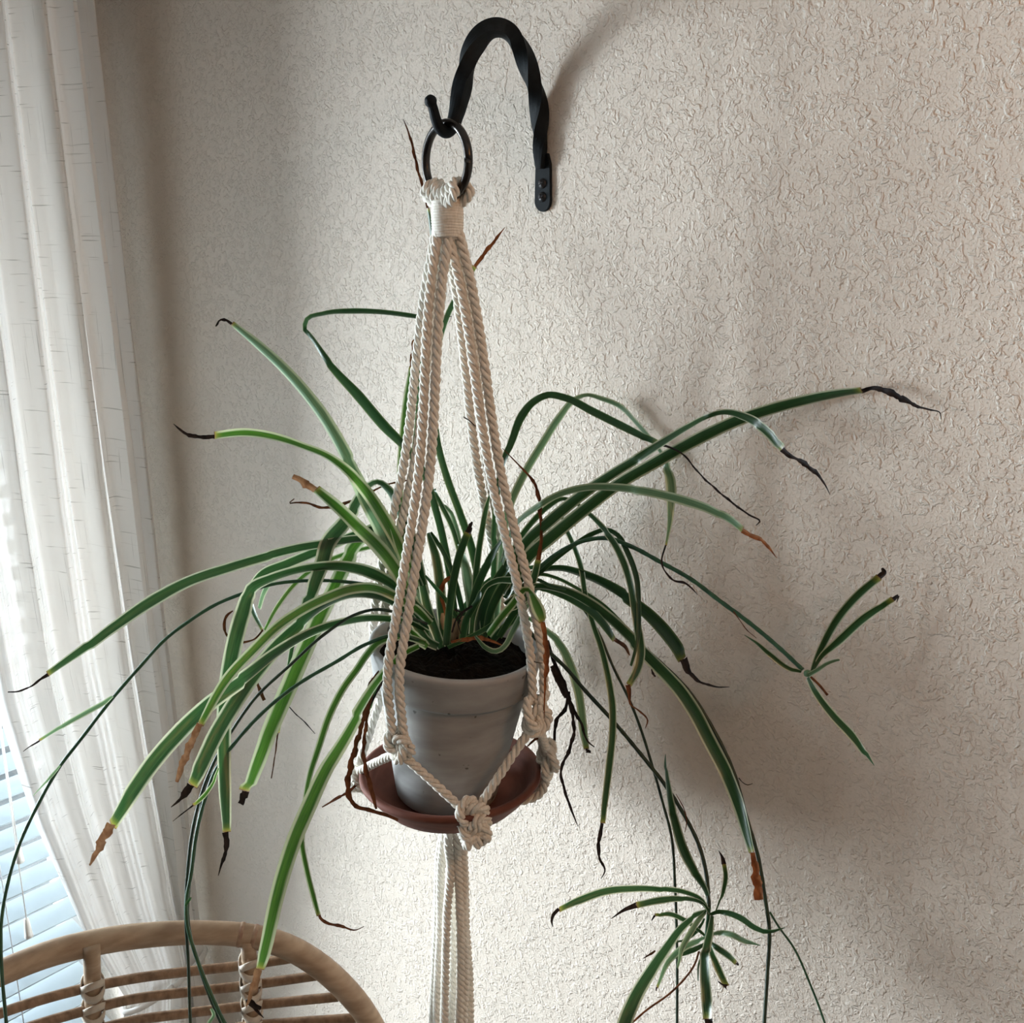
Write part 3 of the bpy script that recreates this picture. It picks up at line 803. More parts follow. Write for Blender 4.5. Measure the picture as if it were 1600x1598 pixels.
# ---- left side
leaf([(668,990,12),(645,930,16),(612,868,24),(598,830,26),(575,785,25),(556,745,23),(532,697,20),(500,645,19),(450,585,17),(400,538,14),(362,506,8)], [(360,505,5),(350,499,5),(343,500,2),(340,506,4),(337,510,2)], 'p', 'k', 1.26, 1.20, lo=0.9)
leaf([(670,985,12),(640,890,18),(600,810,22),(570,765,20),(545,738,16),(510,713,12),(470,697,11),(430,684,13),(380,677,14),(335,682,12)], [(333,683,7),(305,682,7),(285,674,5),(271,662,1)], 'b', 'k', 1.27, 1.14)
leaf([(715,985,10),(700,880,12),(682,800,12),(660,735,12),(640,706,13),(600,665,17),(560,618,17),(520,575,12),(490,533,7),(477,512,7),(480,500,7),(505,491,7),(550,487,9),(600,489,8),(640,494,8),(662,497,6)], [(662,495,7),(672,492,5),(690,496,4),(706,494,1)], 'd', 'k', 1.27, 1.26, lo=0.7)
leaf([(672,980,12),(645,890,12),(627,810,12),(625,745,11),(629,680,11),(636,620,12),(644,573,10)], [(644,572,8),(646,555,12),(650,530,9),(652,508,2)], 'b', 'o', 1.27, 1.27)
leaf([(668,985,12),(650,920,11),(638,850,10),(638,780,10),(644,725,9),(651,660,8),(656,590,8),(661,540,13),(671,495,12),(676,430,8),(674,370,6),(668,325,5)], [(668,325,4),(660,290,5),(652,262,5),(645,230,5),(637,203,3),(630,186,1)], 'd', 'n', 1.28, 1.20)
leaf([(668,1000,14),(650,955,17),(630,910,22),(598,862,24),(560,824,22),(522,789,19),(492,765,14)], [(490,763,12),(475,753,13),(457,744,9)], 'b', 't', 1.25, 1.17, lo=0.9)
leaf(None, [(650,748,3),(605,757,3),(560,778,5),(535,788,5),(503,793,5),(480,786,4),(462,785,3),(452,786,2),(460,779,2)], 'g', 'n', 1.30, 1.22)
leaf([(675,985,12),(658,905,13),(641,838,15),(622,797,16),(606,766,13),(590,754,9),(573,763,11),(556,790,18),(535,820,25),(513,847,27),(503,880,25),(490,915,22),(478,945,12),(468,968,4)], None, 'g', 'k', 1.27, 1.22, lo=0.8)
leaf([(665,970,12),(648,880,14),(620,834,17),(588,828,20),(560,848,22),(538,882,24),(520,920,24),(500,962,26),(475,1018,28),(448,1080,29),(422,1140,27),(400,1195,23),(384,1236,17)], [(383,1237,13),(380,1247,12),(376,1256,11)], 'b', 'k', 1.28, 1.20, lo=0.9)
leaf([(672,970,12),(648,945,13),(620,920,17),(582,897,21),(540,887,18),(500,887,15),(462,893,14),(422,906,15),(394,920,20),(379,958,27),(363,1020,27),(353,1080,25),(349,1160,22),(350,1240,20),(352,1300,13)], [(352,1303,11),(354,1325,8),(347,1347,5),(341,1368,1)], 'g', 'k', 1.24, 1.12, lo=0.85)
leaf([(672,975,12),(645,895,12),(605,848,12),(560,843,13),(515,849,14),(470,856,15),(420,868,16),(360,886,17),(300,906,18),(240,937,21),(180,978,18),(120,1022,14),(75,1054,9)], [(74,1055,7),(62,1062,4),(45,1074,3),(28,1080,3),(12,1081,2)], 'g', 'k', 1.27, 1.08)
leaf([(668,960,12),(640,862,12),(600,824,12),(560,834,15),(505,857,17),(450,880,17),(408,898,14),(390,925,12),(398,958,8),(411,984,5)], [(411,984,3),(398,998,3),(375,1003,4),(358,996,4),(350,978,5),(356,960,5),(364,954,2)], 'g', 'n', 1.28, 1.20)
leaf([(600,850,6),(540,865,8),(500,882,8),(465,908,8),(435,945,8),(413,984,5)], None, 'b', 'k', 1.29, 1.21)
leaf([(480,868,4),(455,880,9),(425,905,12),(412,925,8),(404,950,6)], None, 'p', 'k', 1.29, 1.25)
leaf([(672,975,12),(650,952,14),(622,934,16),(580,918,17),(550,920,17),(512,933,17),(475,951,17),(437,976,17),(394,1017,17),(352,1064,17),(330,1100,15),(312,1131,11)], [(311,1132,11),(298,1162,12),(284,1197,12),(276,1222,6)], 'b', 't', 1.23, 1.06, lo=0.9)
leaf([(668,985,12),(640,960,13),(600,936,14),(550,930,14),(500,950,17),(455,987,23),(410,1037,27),(372,1090,26),(335,1152,27),(312,1200,25),(298,1226,17)], [(298,1227,14),(289,1240,12),(278,1252,5),(267,1261,1)], 'g', 'k', 1.24, 1.10, lo=0.9)
leaf([(668,990,10),(645,977,11),(618,970,12),(580,967,12),(538,973,13),(482,992,15),(431,1022,17),(385,1057,21),(335,1093,25),(284,1140,28),(240,1190,28),(205,1240,26),(173,1288,17)], [(172,1289,16),(158,1316,15),(149,1335,10),(140,1352,3)], 'g', 't', 1.23, 1.00, lo=0.9)
leaf([(665,1005,10),(640,996,11),(618,995,12),(592,1003,12),(575,1020,12),(558,1045,12),(537,1074,12),(517,1112,12),(497,1170,11),(482,1218,9),(475,1260,8),(472,1316,9),(480,1360,9),(490,1400,9),(499,1430,7)], [(500,1433,5),(512,1442,5),(535,1447,5),(555,1453,2),(569,1447,1)], 'b', 'n', 1.21, 1.12)
leaf([(655,1010,10),(632,1022,11),(612,1040,12),(590,1066,13),(562,1110,16),(538,1153,20),(508,1204,24),(483,1258,26),(459,1314,26),(440,1373,25),(424,1436,23),(411,1490,20),(404,1514,13)], [(404,1515,13),(400,1530,14),(393,1548,9),(387,1568,4),(384,1575,1)], 'b', 't', 1.19, 1.05, pw=1.0, lo=0.9)
leaf([(488,960,4),(465,988,7),(450,1050,8),(440,1115,7),(434,1145,4)], [(434,1146,3),(429,1185,2),(424,1216,2)], 'g', 'n', 1.29, 1.27)
leaf(None, [(400,1062,4),(406,1078,6),(413,1094,6)], dk='n', d0=1.3, d1=1.3)
leaf(None, [(448,1100,2),(462,1115,1.6),(478,1130,2),(492,1146,1)], dk='k', d0=1.3, d1=1.3)
leaf(None, [(408,1575,6),(396,1570,9),(388,1560,10),(402,1580,5),(412,1590,1)], dk='k', d0=1.07, d1=1.07)
# leaf feet around the left crown
leaf([(690,1012,14),(680,985,16),(668,950,16),(660,915,14)], None, 'g', d0=1.235, d1=1.25)
leaf([(684,1010,14),(668,1002,16),(655,985,16),(640,960,12)], None, 'g', d0=1.23, d1=1.23)
leaf([(690,1012,12),(672,975,12),(662,930,12),(655,890,8)], None, 'p', d0=1.25, d1=1.28)
leaf([(668,1010,12),(660,1004,16),(650,994,12),(640,985,8)], None, 'b', d0=1.22, d1=1.21)

# ---- dead leaves folded over the left of the pot
leaf(None, [(614,1028,8),(596,1048,9),(580,1068,9),(574,1095,8),(566,1130,8),(556,1165,9),(547,1200,10),(545,1240,10),(552,1256,7),(575,1265,7),(600,1272,6),(622,1281,5)], dk='n', d0=1.20, d1=1.17)
leaf(None, [(606,1038,6),(588,1065,7),(577,1100,6),(571,1140,6),(568,1180,7),(574,1210,8),(582,1240,8),(588,1264,4)], dk='n', d0=1.19, d1=1.16)
leaf([(618,1032,5),(600,1054,7),(586,1080,7),(577,1110,4)], None, 'g', d0=1.2, d1=1.2)
leaf(None, [(563,1218,6),(548,1234,5),(525,1248,5),(503,1261,2)], dk='n', d0=1.30, d1=1.22)
leaf(None, [(612,1046,4),(594,1072,4),(580,1098,4),(572,1118,2)], dk='k', d0=1.195, d1=1.195)

# ---- centre
leaf([(762,985,12),(748,905,13),(734,846,13),(718,800,12),(699,748,12),(686,702,11),(678,640,10),(682,560,9),(701,490,9),(722,450,9),(742,416,9)], [(742,415,6),(757,396,7),(772,377,6),(789,355,1)], 'd', 'o', 1.29, 1.24)
leaf([(750,985,8),(735,920,9),(718,862,9),(705,820,9),(691,792,9),(678,764,5)], None, 'g', d0=1.29, d1=1.30)
leaf([(745,940,6),(730,890,7),(719,850,8),(711,818,8),(702,797,6),(690,789,5),(676,791,4)], None, 'p', d0=1.3, d1=1.3)
leaf([(694,1000,12),(690,960,15),(688,920,17),(683,880,16),(676,850,12),(670,832,6)], None, 'g', d0=1.25, d1=1.26)
leaf([(735,1000,9),(722,950,9),(708,898,9),(690,857,8),(672,832,5)], None, 'd', d0=1.27, d1=1.26)
leaf([(728,985,6),(712,962,7),(695,935,7),(678,915,6),(664,900,4)], None, 'd', d0=1.25, d1=1.22)
leaf([(697,1008,12),(702,955,13),(710,900,13),(720,860,13),(731,832,12)], [(732,830,10),(735,822,9),(738,815,3)], 'd', 'k', d0=1.22, d1=1.17)
leaf([(746,990,12),(742,930,12),(745,885,11),(752,835,10),(760,795,9),(766,772,3)], None, 'g', d0=1.25, d1=1.22)
leaf([(733,990,15),(738,950,16),(750,905,14),(768,870,12),(784,846,7)], None, 'd', d0=1.24, d1=1.2)
leaf([(742,985,16),(737,940,19),(731,905,18),(723,868,12),(716,850,4)], None, 'p', d0=1.26, d1=1.27)
leaf([(736,990,9),(740,960,10),(749,935,10),(760,916,9),(776,907,10),(800,906,12)], None, 'g', d0=1.225, d1=1.20)
leaf([(748,990,14),(755,950,15),(770,915,14),(786,890,12),(802,868,8)], None, 'd', d0=1.25, d1=1.22)
leaf([(755,995,14),(764,960,15),(780,925,14),(800,895,10)], None, 'd', d0=1.26, d1=1.24)
leaf([(700,1012,6),(735,995,8),(770,975,9),(800,945,9),(815,925,6)], None, 'd', d0=1.215, d1=1.2)
leaf([(762,992,12),(785,962,13),(803,941,13),(814,926,12),(822,921,9),(829,925,8),(834,936,15),(840,950,21),(845,962,19),(848,972,10)], [(848,973,9),(851,990,8),(854,1015,10),(854,1040,10),(852,1062,5),(851,1090,3),(850,1122,1)], 'b', 'o', 1.21, 1.125, pw=0.6, lo=0.6)
leaf([(828,942,6),(812,966,10),(800,988,10),(788,1009,9),(774,1018,9),(758,1012,8),(742,994,4)], None, 'p', d0=1.2, d1=1.19, lo=1)
leaf(None, [(705,1003,4),(725,999,7),(745,997,8),(762,999,6),(785,1008,2)], dk='o', d0=1.215, d1=1.20)
leaf(None, [(697,962,5),(693,945,5),(689,927,7),(692,912,8),(700,904,8),(709,902,7)], dk='o', d0=1.24, d1=1.235)
leaf(None, [(706,988,3),(712,970,3),(724,955,4),(738,947,5)], dk='k', d0=1.21, d1=1.2)
leaf(None, [(720,990,2),(716,972,2),(722,958,3),(710,952,3)], dk='k', d0=1.21, d1=1.2)
leaf([(780,995,10),(792,975,11),(806,955,11),(818,948,6)], None, 'd', d0=1.27, d1=1.25)
leaf([(722,1000,11),(730,965,12),(742,945,10),(752,925,7)], None, 'd', d0=1.23, d1=1.2)
leaf([(770,1000,10),(788,980,12),(808,962,11),(826,938,9),(840,915,9)], None, 'd', d0=1.28, d1=1.25)
leaf([(700,1010,8),(722,955,10),(745,925,9),(768,905,9),(800,892,8),(850,885,6)], None, 'd', d0=1.27, d1=1.3)

# ---- right side
leaf([(765,985,9),(770,900,9),(775,800,9),(787,722,9),(800,688,12),(815,650,14),(833,628,12),(857,617,11),(885,622,12),(925,642,13),(975,667,13),(1018,688,10),(1030,693,6)], [(1030,693,5),(1062,706,3),(1095,742,3),(1140,782,4),(1170,804,3),(1187,815,3),(1181,821,1)], 'd', 'k', 1.27, 1.05)
leaf([(775,990,11),(782,900,12),(797,790,13),(820,740,13),(850,690,13),(875,652,12),(900,624,9),(915,618,6),(940,624,8),(970,637,9),(988,655,7),(1003,672,8),(1020,692,7),(1034,710,6),(1041,728,11),(1047,748,17),(1049,770,17),(1047,795,12),(1043,835,5),(1040,852,3)], [(1040,852,3),(1034,878,3),(1042,897,3),(1052,906,4),(1070,911,4),(1080,918,3),(1090,929,1)], 'p', 'k', 1.29, 1.13, pw=1)
leaf([(790,930,16),(822,874,21),(862,838,22),(912,797,21),(962,759,20),(1025,722,20),(1100,681,21),(1150,658,20),(1200,641,19),(1250,628,18),(1300,618,15),(1347,611,10)], [(1348,611,8),(1366,606,7),(1385,611,11),(1412,624,11),(1432,634,5),(1452,640,3),(1469,645,2),(1470,655,1)], 'g', 'k', 1.26, 0.95, pw=1, lo=0.9)
leaf([(785,925,14),(818,852,18),(860,813,20),(905,776,19),(945,748,17),(990,720,16),(1037,691,13),(1075,668,10),(1105,652,8),(1130,645,9),(1157,650,13),(1182,661,15),(1205,680,15),(1222,702,11)], [(1223,703,10),(1234,712,8),(1243,716,5),(1256,724,9),(1275,739,7),(1288,755,3),(1297,773,1)], 'g', 'k', 1.26, 0.98, pw=1, lo=0.8)
leaf([(785,880,8),(808,818,8),(837,795,10),(875,773,11),(912,763,12),(962,762,13),(1025,771,15),(1075,784,16),(1112,797,14),(1140,812,12),(1160,829,9)], [(1161,830,9),(1172,836,8),(1188,842,7),(1200,854,5),(1214,872,1)], 'p', 'o', 1.22, 1.02, pw=1, lo=0.9)
leaf([(790,900,9),(812,843,10),(835,813,10),(860,790,9),(880,780,7),(895,784,6),(912,797,7),(937,820,9),(958,845,11),(975,880,12),(986,915,11),(992,955,12),(998,990,14),(1001,1020,15),(994,1050,14),(981,1070,10)], [(981,1071,9),(984,1085,7),(984,1098,3),(998,1110,3),(1012,1126,3),(1008,1138,1)], 'g', 'n', 1.25, 1.10, pw=1)
leaf([(800,935,8),(845,893,8),(900,849,8),(930,832,8),(947,827,7),(963,834,8),(981,864,9),(994,900,9),(998,947,8),(996,1000,7),(985,1040,4)], None, 'd', d0=1.26, d1=1.12, pw=1)
leaf([(790,935,8),(830,897,8),(875,889,10),(912,899,13),(962,922,16),(1000,948,19),(1037,984,22),(1060,1015,21),(1068,1030,15)], [(1068,1031,15),(1077,1050,10),(1086,1060,6),(1104,1069,4),(1120,1073,3),(1140,1073,1)], 'd', 'k', 1.28, 1.12, pw=1, lo=0.9)
leaf([(790,945,9),(832,918,10),(875,922,12),(912,938,15),(950,965,17),(987,999,18),(1025,1037,20),(1062,1078,22),(1085,1112,23),(1106,1152,23),(1133,1204,22),(1154,1254,20),(1168,1300,15),(1176,1332,9)], [(1177,1333,8),(1181,1360,13),(1184,1385,16),(1186,1406,16)], 'g', 'o', 1.24, 1.05, pw=1, lo=0.95)
leaf([(790,930,8),(835,855,8),(858,808,7),(872,804,6),(885,826,7),(897,852,8),(908,885,9),(915,930,9),(928,978,9),(940,1015,10),(951,1062,11),(957,1105,12),(957,1145,12),(952,1195,12),(946,1245,11),(941,1286,8)], [(941,1288,6),(936,1313,7),(936,1338,5),(945,1361,3),(939,1373,1)], 'g', 'k', 1.27, 1.15, pw=1)
leaf([(800,960,6),(828,968,7),(851,985,9),(875,1006,13),(889,1034,15),(900,1066,15),(907,1098,14),(912,1140,14),(918,1170,9)], [(918,1171,8),(919,1176,8)], 'p', 'k', 1.29, 1.27, lo=0.95)
leaf([(800,940,8),(840,918,10),(875,927,13),(905,942,14),(930,960,14),(950,984,12),(961,999,8)], [(962,1000,7),(972,1006,6),(979,1014,8),(984,1024,2)], 'd', 'n', 1.25, 1.15)
leaf([(790,955,9),(818,938,12),(834,903,13),(841,874,10)], [(842,872,9),(845,850,6),(846,825,5),(844,800,7),(842,776,7),(832,750,5),(812,728,3),(785,700,1)], 'g', 'n', 1.23, 1.18)
leaf([(800,930,5),(845,897,6),(870,903,6),(900,918,6),(940,942,5),(985,985,4)], None, 'g', d0=1.26, d1=1.18)
leaf([(800,945,6),(838,905,6),(860,915,6),(885,920,5)], None, 'd', d0=1.24, d1=1.2)
leaf(None, [(856,1000,4),(866,1035,7),(882,1070,8),(893,1110,6),(897,1140,6),(888,1175,6),(877,1200,5),(884,1240,5),(894,1268,4),(903,1291,1)], dk='k', d0=1.26, d1=1.2)
leaf(None, [(862,1040,7),(878,1070,9),(892,1100,6),(908,1130,5),(920,1160,3),(929,1167,2)], dk='k', d0=1.28, d1=1.25)
leaf(None, [(889,1080,6),(884,1105,6),(870,1125,7),(866,1160,4)], dk='k', d0=1.31, d1=1.31)
leaf(None, [(862,1045,4),(872,1068,5),(884,1090,5)], dk='k', d0=1.25, d1=1.25)
leaf(None, [(850,1140,5),(836,1155,6),(824,1166,2)], dk='n', d0=1.28, d1=1.28)
leaf(None, [(724,651,1.5),(733,657,2.5),(743,666,2)], dk='k', d0=1.19, d1=1.19)
leaf(None, [(823,1026,2),(836,1034,2),(848,1036,1)], dk='k', d0=1.185, d1=1.18)

# ---- runners
runner([(668,975),(640,940),(600,919),(540,909),(482,907),(420,914),(377,928),(338,944),(296,970),(259,998),(222,1038),(175,1092),(127,1154),(93,1198),(62,1252),(32,1315),(12,1380),(2,1440),(2,1500),(10,1600),(18,1680)], 5.5, 1.27, 1.08)
leaf([(176,1088,4),(165,1096,8),(135,1113,9),(98,1134,7),(62,1157,4)], [(60,1158,3),(44,1168,2),(36,1174,1)], 'p', 'k', 1.18, 1.16)
leaf([(94,1196,3),(82,1210,5),(68,1226,3),(52,1243,1)], None, 'p', d0=1.13, d1=1.12)
runner([(668,975),(645,966),(620,957),(587,952),(555,960),(512,987),(450,1042),(400,1089),(366,1136),(337,1185),(318,1230),(302,1290),(293,1360),(290,1430),(294,1500),(296,1560),(299,1640)], 5, 1.22, 1.10, M_runner_dark)
runner([(655,1000),(620,992),(575,1005),(525,1034),(470,1066),(425,1100),(369,1158),(337,1203),(321,1246),(307,1302),(299,1362),(291,1412),(292,1440),(305,1490),(322,1535),(342,1580),(362,1620)], 6, 1.21, 1.09, M_runner)
runner([(340,1195),(322,1225),(312,1270),(303,1320),(297,1380),(294,1425),(300,1470),(312,1515),(328,1560),(350,1610)], 3.5, 1.17, 1.10, M_runner_dark)
leaf([(342,1200,3),(330,1228,6),(318,1244,8),(302,1258,5)], [(300,1260,3),(286,1270,2),(270,1283,1)], 'b', 'k', 1.14, 1.12)
leaf([(290,1415,4),(294,1408,5),(299,1402,2)], None, 'd', d0=1.10, d1=1.10)
leaf([(330,1575,4),(334,1585,6),(326,1598,6)], None, 'p', d0=1.09, d1=1.09)
runner([(800,940),(832,898),(875,862),(912,845),(950,841),(987,854),(1032,878),(1080,905),(1124,938),(1175,976),(1220,1014),(1254,1046)], 7, 1.26, 1.06, pw=1, dmid=None)
runner([(1266,1057),(1280,1070),(1293,1086)], 4, 1.055, 1.05, DM['n'])
leaf(None, [(1146,955,2),(1158,972,1.5),(1168,985,1.5),(1182,997,1)], dk='n', d0=1.09, d1=1.09)
runner([(900,925),(930,942),(975,985),(1030,1033),(1075,1078),(1115,1140),(1146,1205),(1166,1275),(1185,1340),(1195,1400),(1202,1450),(1199,1520),(1194,1600),(1190,1680)], 6, 1.23, 1.07, M_runner_dark, pw=1)
runner([(1203,1425),(1215,1445),(1240,1480),(1265,1535),(1290,1602),(1310,1680)], 3.5, 1.12, 1.08, M_runner)
runner([(910,948),(932,982),(960,1046),(982,1090),(1000,1135),(1018,1192),(1036,1255),(1048,1300),(1055,1389),(1058,1487),(1058,1600),(1058,1680)], 4.5, 1.25, 1.13, M_runner_dark, pw=1)
runner([(810,960),(835,995),(860,1020),(884,1043),(912,1076),(956,1124),(1006,1184),(1044,1233),(1070,1275),(1092,1320),(1103,1361),(1108,1415)], 6.5, 1.27, 1.14, M_runner_dark, pw=1)
leaf(None, [(1154,1215,2),(1160,1222,1.5),(1168,1226,1.5),(1176,1224,1)], dk='k', d0=1.07, d1=1.07)
leaf(None, [(1018,1045,2),(1020,1052,4),(1024,1057,3)], dk='k', d0=1.12, d1=1.12)
leaf(None, [(1056,1240,1),(1068,1262,2),(1073,1285,2),(1070,1300,1)], dk='n', d0=1.15, d1=1.15)
leaf(None, [(855,1030,2),(849,1110,1)], dk='k', d0=1.17, d1=1.17)

# ---- plantlet on the wall side, right
PL = part_empty('plantlet', SP); PL['label'] = 'small spare plantlet with cut leaf ends at the right'
def pleaf(gr, dry=None, kind='g', dk='k', d0=1.05, d1=1.03, **k):
    return leaf(gr, dry, kind, dk, d0, d1, 1.0, parent=PL, sub=True, **k)
pleaf([(1268,1052,5),(1276,1030,8),(1288,1003,12),(1312,962,14),(1342,928,14),(1374,901,12)], [(1375,900,10),(1381,893,10),(1378,887,4)], 'g', 'k', 1.055, 1.01)
pleaf([(1272,1046,5),(1285,1025,9),(1312,1000,14),(1352,964,14),(1396,936,9)], [(1397,936,8),(1404,930,4),(1401,941,1)], 'g', 'k', 1.055, 1.0)
pleaf([(1264,1054,8),(1278,1046,7),(1290,1038,6),(1303,1033,5),(1312,1031,3)], None, 'p')
pleaf([(1252,1050,5),(1232,1044,8),(1205,1024,9),(1182,1005,5),(1163,992,1)], None, 'g', d0=1.06, d1=1.07)
pleaf([(1263,1058,6),(1275,1082,11),(1302,1118,13),(1330,1148,14),(1350,1174,9),(1366,1196,1)], None, 'g', d0=1.05, d1=1.0)
v, f = lathe([(0, 0.004), (0.003, 0.003), (0.004, 0), (0.003, -0.003), (0, -0.004)], W(1262, 1052, 1.055), 10, (1, 0, 0.3)); mk('bud', v, f, LM['p'], PL, uv=[(0.5, 0.5)] * len(v))
# ---- plantlet hanging lower right
PL = part_empty('plantlet', SP); PL['label'] = 'large dangling plantlet at the lower right'
E = dict(d0=1.14)
pleaf([(1108,1425,6),(1095,1406,7),(1072,1395,8),(1033,1389,9),(990,1388,11),(943,1393,13),(906,1406,13),(873,1420,8)], [(872,1421,6),(864,1430,6),(862,1440,4),(864,1448,1)], 'g', 'k', 1.14, 1.05)
pleaf([(1108,1425,6),(1097,1412,6),(1069,1404,8),(1033,1406,12),(994,1414,10)], [(993,1415,10),(976,1421,6),(955,1435,1)], 'g', 'k', 1.14, 1.08)
pleaf([(1104,1465,4),(1090,1452,6),(1069,1437,8),(1047,1428,8),(1023,1430,4)], [(1022,1430,4),(1018,1438,2)], 'g', 'k', 1.16, 1.14)
pleaf([(1108,1420,5),(1104,1398,7),(1089,1369,13),(1069,1330,17),(1053,1277,14),(1044,1234,9),(1040,1192,4),(1040,1178,1)], None, 'g', d0=1.145, d1=1.12)
pleaf([(1117,1428,2),(1124,1410,3),(1131,1388,7),(1134,1369,8),(1131,1349,7)], [(1131,1348,9),(1129,1340,6),(1123,1329,1)], 'g', 'k', 1.14, 1.13)
pleaf([(1110,1430,5),(1122,1425,7),(1140,1427,9),(1159,1435,10),(1179,1449,9),(1203,1456,6),(1227,1449,1)], None, 'd', d0=1.14, d1=1.08)
pleaf([(1108,1462,4),(1125,1457,8),(1143,1460,10),(1163,1470,9),(1188,1477,1)], None, 'p', d0=1.15, d1=1.1)
pleaf([(1108,1470,5),(1121,1481,10),(1137,1492,11),(1151,1504,7)], [(1151,1504,6),(1154,1508,3)], 'g', 'k', 1.15, 1.12)
pleaf([(1108,1470,5),(1113,1490,9),(1122,1513,12),(1135,1541,10)], [(1135,1541,9),(1129,1538,3),(1122,1533,2)], 'g', 'k', 1.145, 1.12)
pleaf([(1112,1430,6),(1108,1455,11),(1103,1480,14),(1102,1516,16),(1104,1560,18),(1107,1592,14)], [(1107,1593,14),(1108,1600,14)], 'g', 'k', 1.14, 1.08, lo=0.95)
pleaf([(1104,1424,6),(1084,1432,9),(1066,1446,12),(1041,1478,15),(1016,1515,19),(993,1555,22),(974,1605,25),(966,1640,20)], None, 'g', d0=1.14, d1=1.02, lo=0.95)
pleaf([(1102,1424,5),(1092,1436,8),(1080,1455,10),(1066,1480,9),(1058,1512,3)], None, 'p', d0=1.14, d1=1.1)
pleaf([(1103,1465,4),(1085,1472,9),(1064,1483,11),(1043,1504,9),(1026,1542,4)], [(1026,1543,3),(1025,1548,2)], 'p', 'k', 1.15, 1.08)
pleaf([(1103,1472,4),(1088,1482,8),(1070,1488,9),(1048,1497,4)], None, 'd', d0=1.16, d1=1.14)
pleaf([(1098,1490,2),(1092,1505,3),(1091,1532,2)], None, 'd', d0=1.15, d1=1.14)
pleaf([(1101,1435,3),(1088,1455,6),(1070,1468,5),(1058,1472,2)], None, 'd', d0=1.16, d1=1.16)
runner([(1108,1415),(1106,1440),(1103,1475)], 6, 1.14, 1.145, M_runner, PL, name='stem')
runner([(1092,1486),(1086,1505),(1072,1526),(1045,1553),(1010,1578),(985,1600)], 3.2, 1.14, 1.10, DM['n'], PL, name='stem')
leaf(None, [(1024,1485,3),(1014,1492,4),(1005,1497,1)], dk='n', d0=1.14, d1=1.13, parent=PL)
# crown stubs on the soil
for (px, py, r_) in ((694, 975, 9), (722, 980, 8), (708, 985, 7)):
    p = W(px, py, 1.255)
    v, f = lathe([(0, 0.016), (0.004, 0.014), (0.0065, 0.006), (0.006, -0.004), (0.004, -0.014), (0, -0.016)], p, 12, (0.15 * (px - 705) / 10, 0.1, 1))
    mk('crown_stub', v, f, DM['t'], SP)

# ------------------------------------------------------------------ rattan chair
CH = thing('rattan_chair', 'rattan chair with a curved cane hoop back in the window corner', 'chair', (-0.02, -0.55, 0))
hp = [(-260,1660,1.10),(-130,1585,1.17),(-40,1538,1.23),(0,1520,1.255),(80,1489,1.30),(160,1470,1.335),(250,1459,1.36),(330,1457,1.375),(390,1462,1.383),(440,1475,1.387),(490,1502,1.39),(535,1540,1.39),(572,1585,1.39),(600,1640,1.39),(622,1720,1.385)]
H3 = [tuple(W(*p)) for p in hp]
rt = catmull(H3, 90)
# carry the hoop on down to the floor on both sides
l_end, r_end = Vector(H3[0]), Vector(H3[-1])
full = [(l_end.x + 0.14, l_end.y - 0.12, 0.02), (l_end.x + 0.10, l_end.y - 0.09, 0.45)] + H3 + [(r_end.x + 0.015, r_end.y - 0.01, 0.60), (r_end.x + 0.03, r_end.y - 0.02, 0.02)]
fc = catmull(full, 170)
tube('hoop', fc, 0.0160 + 0.0006 * np.sin(np.arange(170) * 0.31), M_rattan, CH, 18)
# node rings on the hoop
def along(px):
    best = min(range(len(rt)), key=lambda i: abs(proj(rt[i])[0] - px)); return best
def proj(p):
    v = Vector(p) - C; d = v.dot(F); return (800 + 1600 * v.dot(R) / d, 799 + 1600 * v.dot(D) / d)
for px in (376, 402):
    i = along(px); tdir = Vector(rt[min(i + 1, 89)]) - Vector(rt[i])
    v, f = lathe([(0.0158, -0.003), (0.0167, -0.001), (0.0167, 0.001), (0.0158, 0.003)], rt[i], 24, tdir); mk('cane_node', v, f, M_node, CH)
seat_z = 0.44
cA, cB = Vector(full[1]), Vector((r_end.x + 0.02, r_end.y - 0.012, 0.45))
midb = (cA + cB) / 2; cen = Vector((midb.x + 0.12, midb.y - 0.10, seat_z))
# rods: pixel rows measured between and beyond the posts
def surf_d(px):   # depth of the back surface at a picture column
    return interp(px, [-260, -130, 0, 160, 330, 440, 600], [1.13, 1.19, 1.262, 1.343, 1.392, 1.403, 1.405])
rows = [[(-120,1632),(0,1583),(60,1563),(132,1544),(200,1530),(290,1518),(380,1508),(455,1497)],
        [(-150,1690),(-40,1637),(50,1603),(132,1579),(200,1562),(290,1550),(380,1540),(495,1524)],
        [(-150,1740),(-40,1680),(50,1640),(132,1614),(200,1596),(290,1583),(380,1572),(528,1557)],
        [(-150,1790),(-40,1728),(50,1684),(132,1652),(200,1632),(290,1616),(380,1604),(556,1590)],
        [(-150,1840),(-40,1778),(50,1730),(132,1694),(200,1670),(290,1650),(380,1638),(590,1622)],
        [(-150,1890),(-40,1828),(50,1778),(132,1738),(200,1710),(290,1686),(380,1672),(605,1655)]]
for k, row in enumerate(rows):
    P = [tuple(W(x, y, surf_d(x) + 0.03 * (y - 1500) / 1600)) for x, y in row]
    tube('rod', P, 0.0067, M_rattan_d, CH, 10, n=40)
